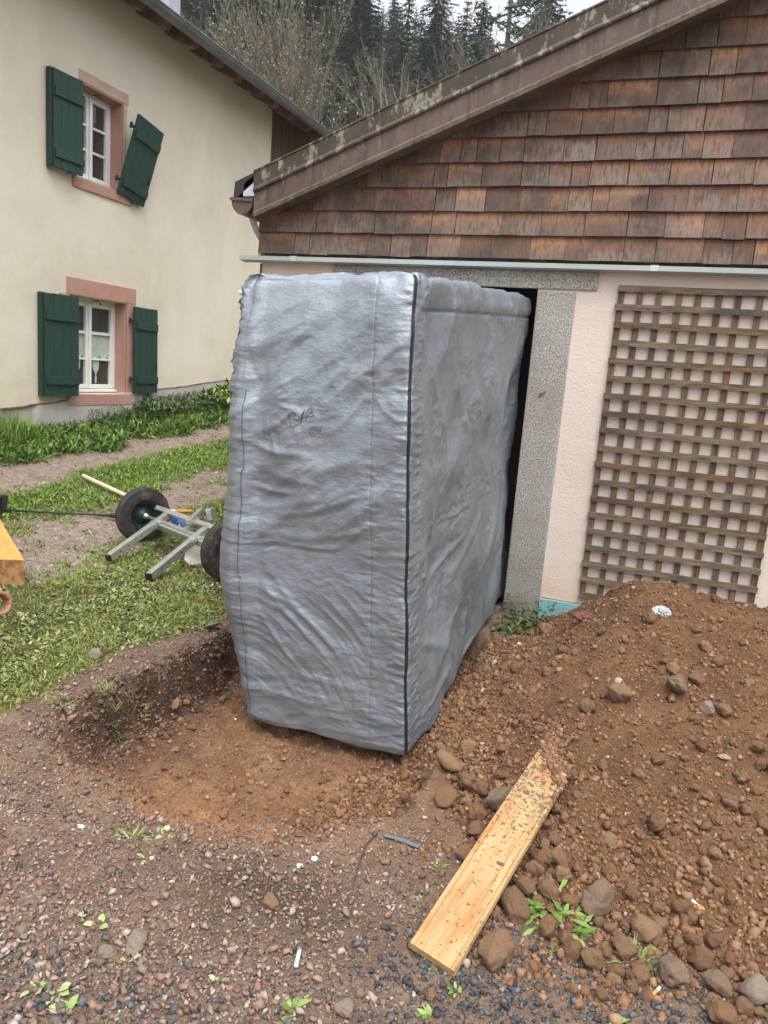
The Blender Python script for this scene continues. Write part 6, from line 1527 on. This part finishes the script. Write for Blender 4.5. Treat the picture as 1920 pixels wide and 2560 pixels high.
def twig_tree(seed, H_, spread, m_leaf, leaf_n, levels=4, up=.75, leaf=(.05, .1), stems=3, density=1.0):
    r = random.Random(seed); segs = []; tips = []
    def grow(p, d, L, rad, lev):
        n = 4; pts = [p]; rs_ = [rad]
        for i in range(n):
            d = (d+Vector((r.gauss(0, .10), r.gauss(0, .10), r.gauss(.03, .07)))).normalized(); p = p+d*(L/n); pts.append(p); rs_.append(rad*(1-.55*(i+1)/n))
        segs.append((pts, rs_, lev))
        if lev >= levels: tips.extend(pts[1:]); return
        nb = (5 if lev < 2 else 6) if lev else 6
        nb = max(2, int(nb*density))
        for b in range(nb):
            i = r.randint(1, n); q = pts[i]; ax_ = d.orthogonal().normalized(); ax_.rotate(Matrix.Rotation(r.uniform(0, 6.28), 3, d)); ang = r.uniform(.3, .85)
            nd = (d*math.cos(ang)+ax_*math.sin(ang)*spread+Vector((0, 0, up*.25))).normalized()
            grow(q, nd, L*r.uniform(.42, .68), rs_[i]*.62, lev+1)
        grow(pts[-1], d, L*.6, rs_[-1], lev+1)
    for s_ in range(stems):
        a = 6.28*s_/stems+r.uniform(-.4, .4); grow(Vector((.25*math.cos(a), .25*math.sin(a), 0)), Vector((.30*math.cos(a)*spread, .30*math.sin(a)*spread, 1)).normalized(), H_*.40*r.uniform(.85, 1.1), H_*.011, 0)
    T = MB(); Tw = MB()
    for pts, rs_, lev in segs: (T if lev < 2 else Tw).tube(pts, [max(q, .006) for q in rs_], 5 if lev < 2 else 3, False)
    rn = np.random.default_rng(seed); tp = np.array([t[:] for t in tips]); n = leaf_n
    i = rn.integers(0, len(tp), n); p = tp[i]+rn.normal(0, .12, (n, 3)); L = rn.uniform(*leaf, n); a = rn.normal(size=(n, 3)); a /= np.linalg.norm(a, axis=1)[:, None]; b = np.cross(a, rn.normal(size=(n, 3))); b /= np.linalg.norm(b, axis=1)[:, None]
    LV = np.stack([p-a*L[:, None]*.5, p+b*L[:, None]*.28, p+a*L[:, None]*.5, p-b*L[:, None]*.28], 1).reshape(-1, 3)
    return T, Tw, (LV, np.arange(n*4).reshape(-1, 4)), m_leaf
def place_twig(name, label, cat, base, tree, bark='grey_bark', rz=0.0):
    T, Tw, (LV, LF), ml = tree; e = empty(name, base, label, cat); b = np.array(base)
    T.v = [tuple(np.array(v)+b) for v in T.v]; Tw.v = [tuple(np.array(v)+b) for v in Tw.v]
    T.build('trunk', bark, e, True); Tw.build('twigs', 'twig', e); link('buds', LV+b, LF, ml, e); return e
p = onY(690, 380, 24.0); place_twig('budding_tree', 'round grey willow just coming into pale leaf behind the farmhouse', 'tree', (float(p[0]), 24.0, .9), twig_tree(21, 14.0, .62, 'bud_leaf', 15000, 4, .75, (.05, .11), 5))
p = onY(1255, 250, 34.0); place_twig('bare_tree', 'bare brown grey tree behind the shingled roof', 'tree', (float(p[0]), 34.0, 2.0), twig_tree(22, 15.6, .5, 'twig', 1500, 4, .7, (.05, .1), 4))
p = onY(1195, 240, 26.0); place_twig('bare_shrub', 'twiggy bare shrub below the bare tree behind the roof', 'shrub', (float(p[0]), 26.0, 1.5), twig_tree(24, 4.6, .7, 'twig', 300, 3, 1.0, (.04, .08), 4, .7))
def sapling(label, Y, sticks):
    q = [[onY(560+a*.5546, b*.5546, Y) for a, b in st] for st in sticks]; e = empty('bare_sapling', (float(q[0][-1][0]), Y, 1.0), label, 'sapling')
    for k, pl_s in enumerate(q):
        top, bot = pl_s[0], pl_s[-1]; d = (bot-top)/np.linalg.norm(bot-top); foot = bot+d*max(0, (bot[2]-1.0-k*.5)/max(-d[2], .2)); m = MB()
        wob = [top, top*.6+bot*.4+np.array([.06*math.sin(k*3), 0, .0]), bot, foot]; m.tube(wob, [.006, .013, .018, .026], 5, False); m.build('stem', 'twig', e, True)
sapling('thin bare pale sapling sticks, leftmost group above the eaves', 20.0, [[(620, 440), (642, 550)], [(668, 425), (668, 545)]])
sapling('forked bare pale sapling in the middle above the eaves', 21.0, [[(716, 308), (706, 520)], [(723, 390), (740, 512)], [(703, 355), (712, 515)]])
sapling('tallest bare sapling with a spray of shoots right of the forked one', 22.0, [[(811, 265), (790, 490)], [(832, 400), (792, 480)], [(762, 395), (790, 475)], [(833, 330), (812, 480)]])
sapling('low bare shoots at the right end above the eaves', 22.0, [[(880, 335), (862, 450)], [(905, 380), (895, 440)], [(940, 370), (925, 425)]])
# named conifers nearer than the forest
def near_conifer(px, py_top, Y, Hh, k, sq, label):
    p = onY(px, py_top, Y); o = copy_tree(PROT[k]); s = Hh/20.0; o.location = (float(p[0]), Y, float(p[2])-Hh); o.scale = (s*sq, s*sq, s); o.rotation_euler = (0, 0, px*.1); o['label'] = label
    if 'group' in o: del o['group']
near_conifer(884, 95, 52, 20, 0, 1.2, 'tall dark spruce right of the budding willow')
near_conifer(985, 150, 48, 17, 2, 1.2, 'dark spruce behind the low bare shrub')
near_conifer(1110, -15, 62, 26, 1, 1.35, 'left one of two tall spruces reaching into the sky')
near_conifer(1172, -10, 64, 26, 3, 1.05, 'right slender one of two tall spruces reaching into the sky')
near_conifer(1055, 100, 58, 20, 3, 1.3, 'green spruce in front of the two tall ones')
# open crowned pine against the sky
def pine(px, py_top, Y, Hh, label, seed):
    p = onY(px, py_top, Y); base = np.array([float(p[0]), Y, float(p[2])-Hh]); r = np.random.default_rng(seed); e = empty('pine_tree', tuple(base), label, 'tree'); T = MB(); V = []
    T.tube([base, base+np.array([.2, 0, Hh*.5]), base+np.array([0, .1, Hh])], [.32, .22, .05], 8)
    for w_ in range(46):
        t = .30+.70*w_/46; z = Hh*t; L = (1-t)**.55*4.6*r.uniform(.55, 1.1)+.4; a = r.uniform(0, 6.28); d = np.array([math.cos(a), math.sin(a), .12]); q0 = base+np.array([0, 0, z]); q1 = q0+d*L
        T.tube([q0, (q0+q1)/2+np.array([0, 0, -.12*L]), q1], [.06, .04, .012], 4, False)
        for s_ in range(int(16*L)):
            f = r.uniform(.15, 1.05); c = q0+d*L*f+np.array([0, 0, -.12*L*math.sin(min(f, 1)*3.14)])+r.normal(0, .16, 3)*np.array([1, 1, .5]); aa = r.uniform(0, 6.28); dd = np.array([math.cos(aa), math.sin(aa), r.uniform(-.8, .3)]); sd = np.cross(dd, r.normal(size=3)); sd /= np.linalg.norm(sd); ln = r.uniform(.25, .55)
            V += [c-sd*.07, c+sd*.07, c+dd*ln+sd*.02, c+dd*ln-sd*.02]
    V = np.array(V); T.build('trunk', 'bark', e, True); link('crown', V, np.arange(len(V)).reshape(-1, 4), 'needles_dark', e)
pine(1290, -170, 44, 20, 'open crowned dark pine against the sky, left of the pair', 801)
pine(1375, -120, 46, 19, 'open crowned dark pine against the sky, right of the pair', 802)

# ------------------------------------------------------------------ haze of a damp day
hb = MB(); hb.box((-420, -45, -3), (300, 345, 160))
hz = hb.build('haze', 'hill_floor'); hzm = bpy.data.materials.new('haze'); hzm.use_nodes = True; nt = hzm.node_tree; nt.nodes.clear()
_out = nt.nodes.new('ShaderNodeOutputMaterial'); _pv = nt.nodes.new('ShaderNodeVolumePrincipled'); _pv.inputs['Color'].default_value = (.86, .90, .94, 1)
_pv.inputs['Density'].default_value = HAZE; nt.links.new(_pv.outputs[0], _out.inputs['Volume'])
hz.data.materials.clear(); hz.data.materials.append(hzm); tag(hz, kind='stuff'); hz['label'] = 'thin pale haze over the wooded hillside'; hz['category'] = 'haze'
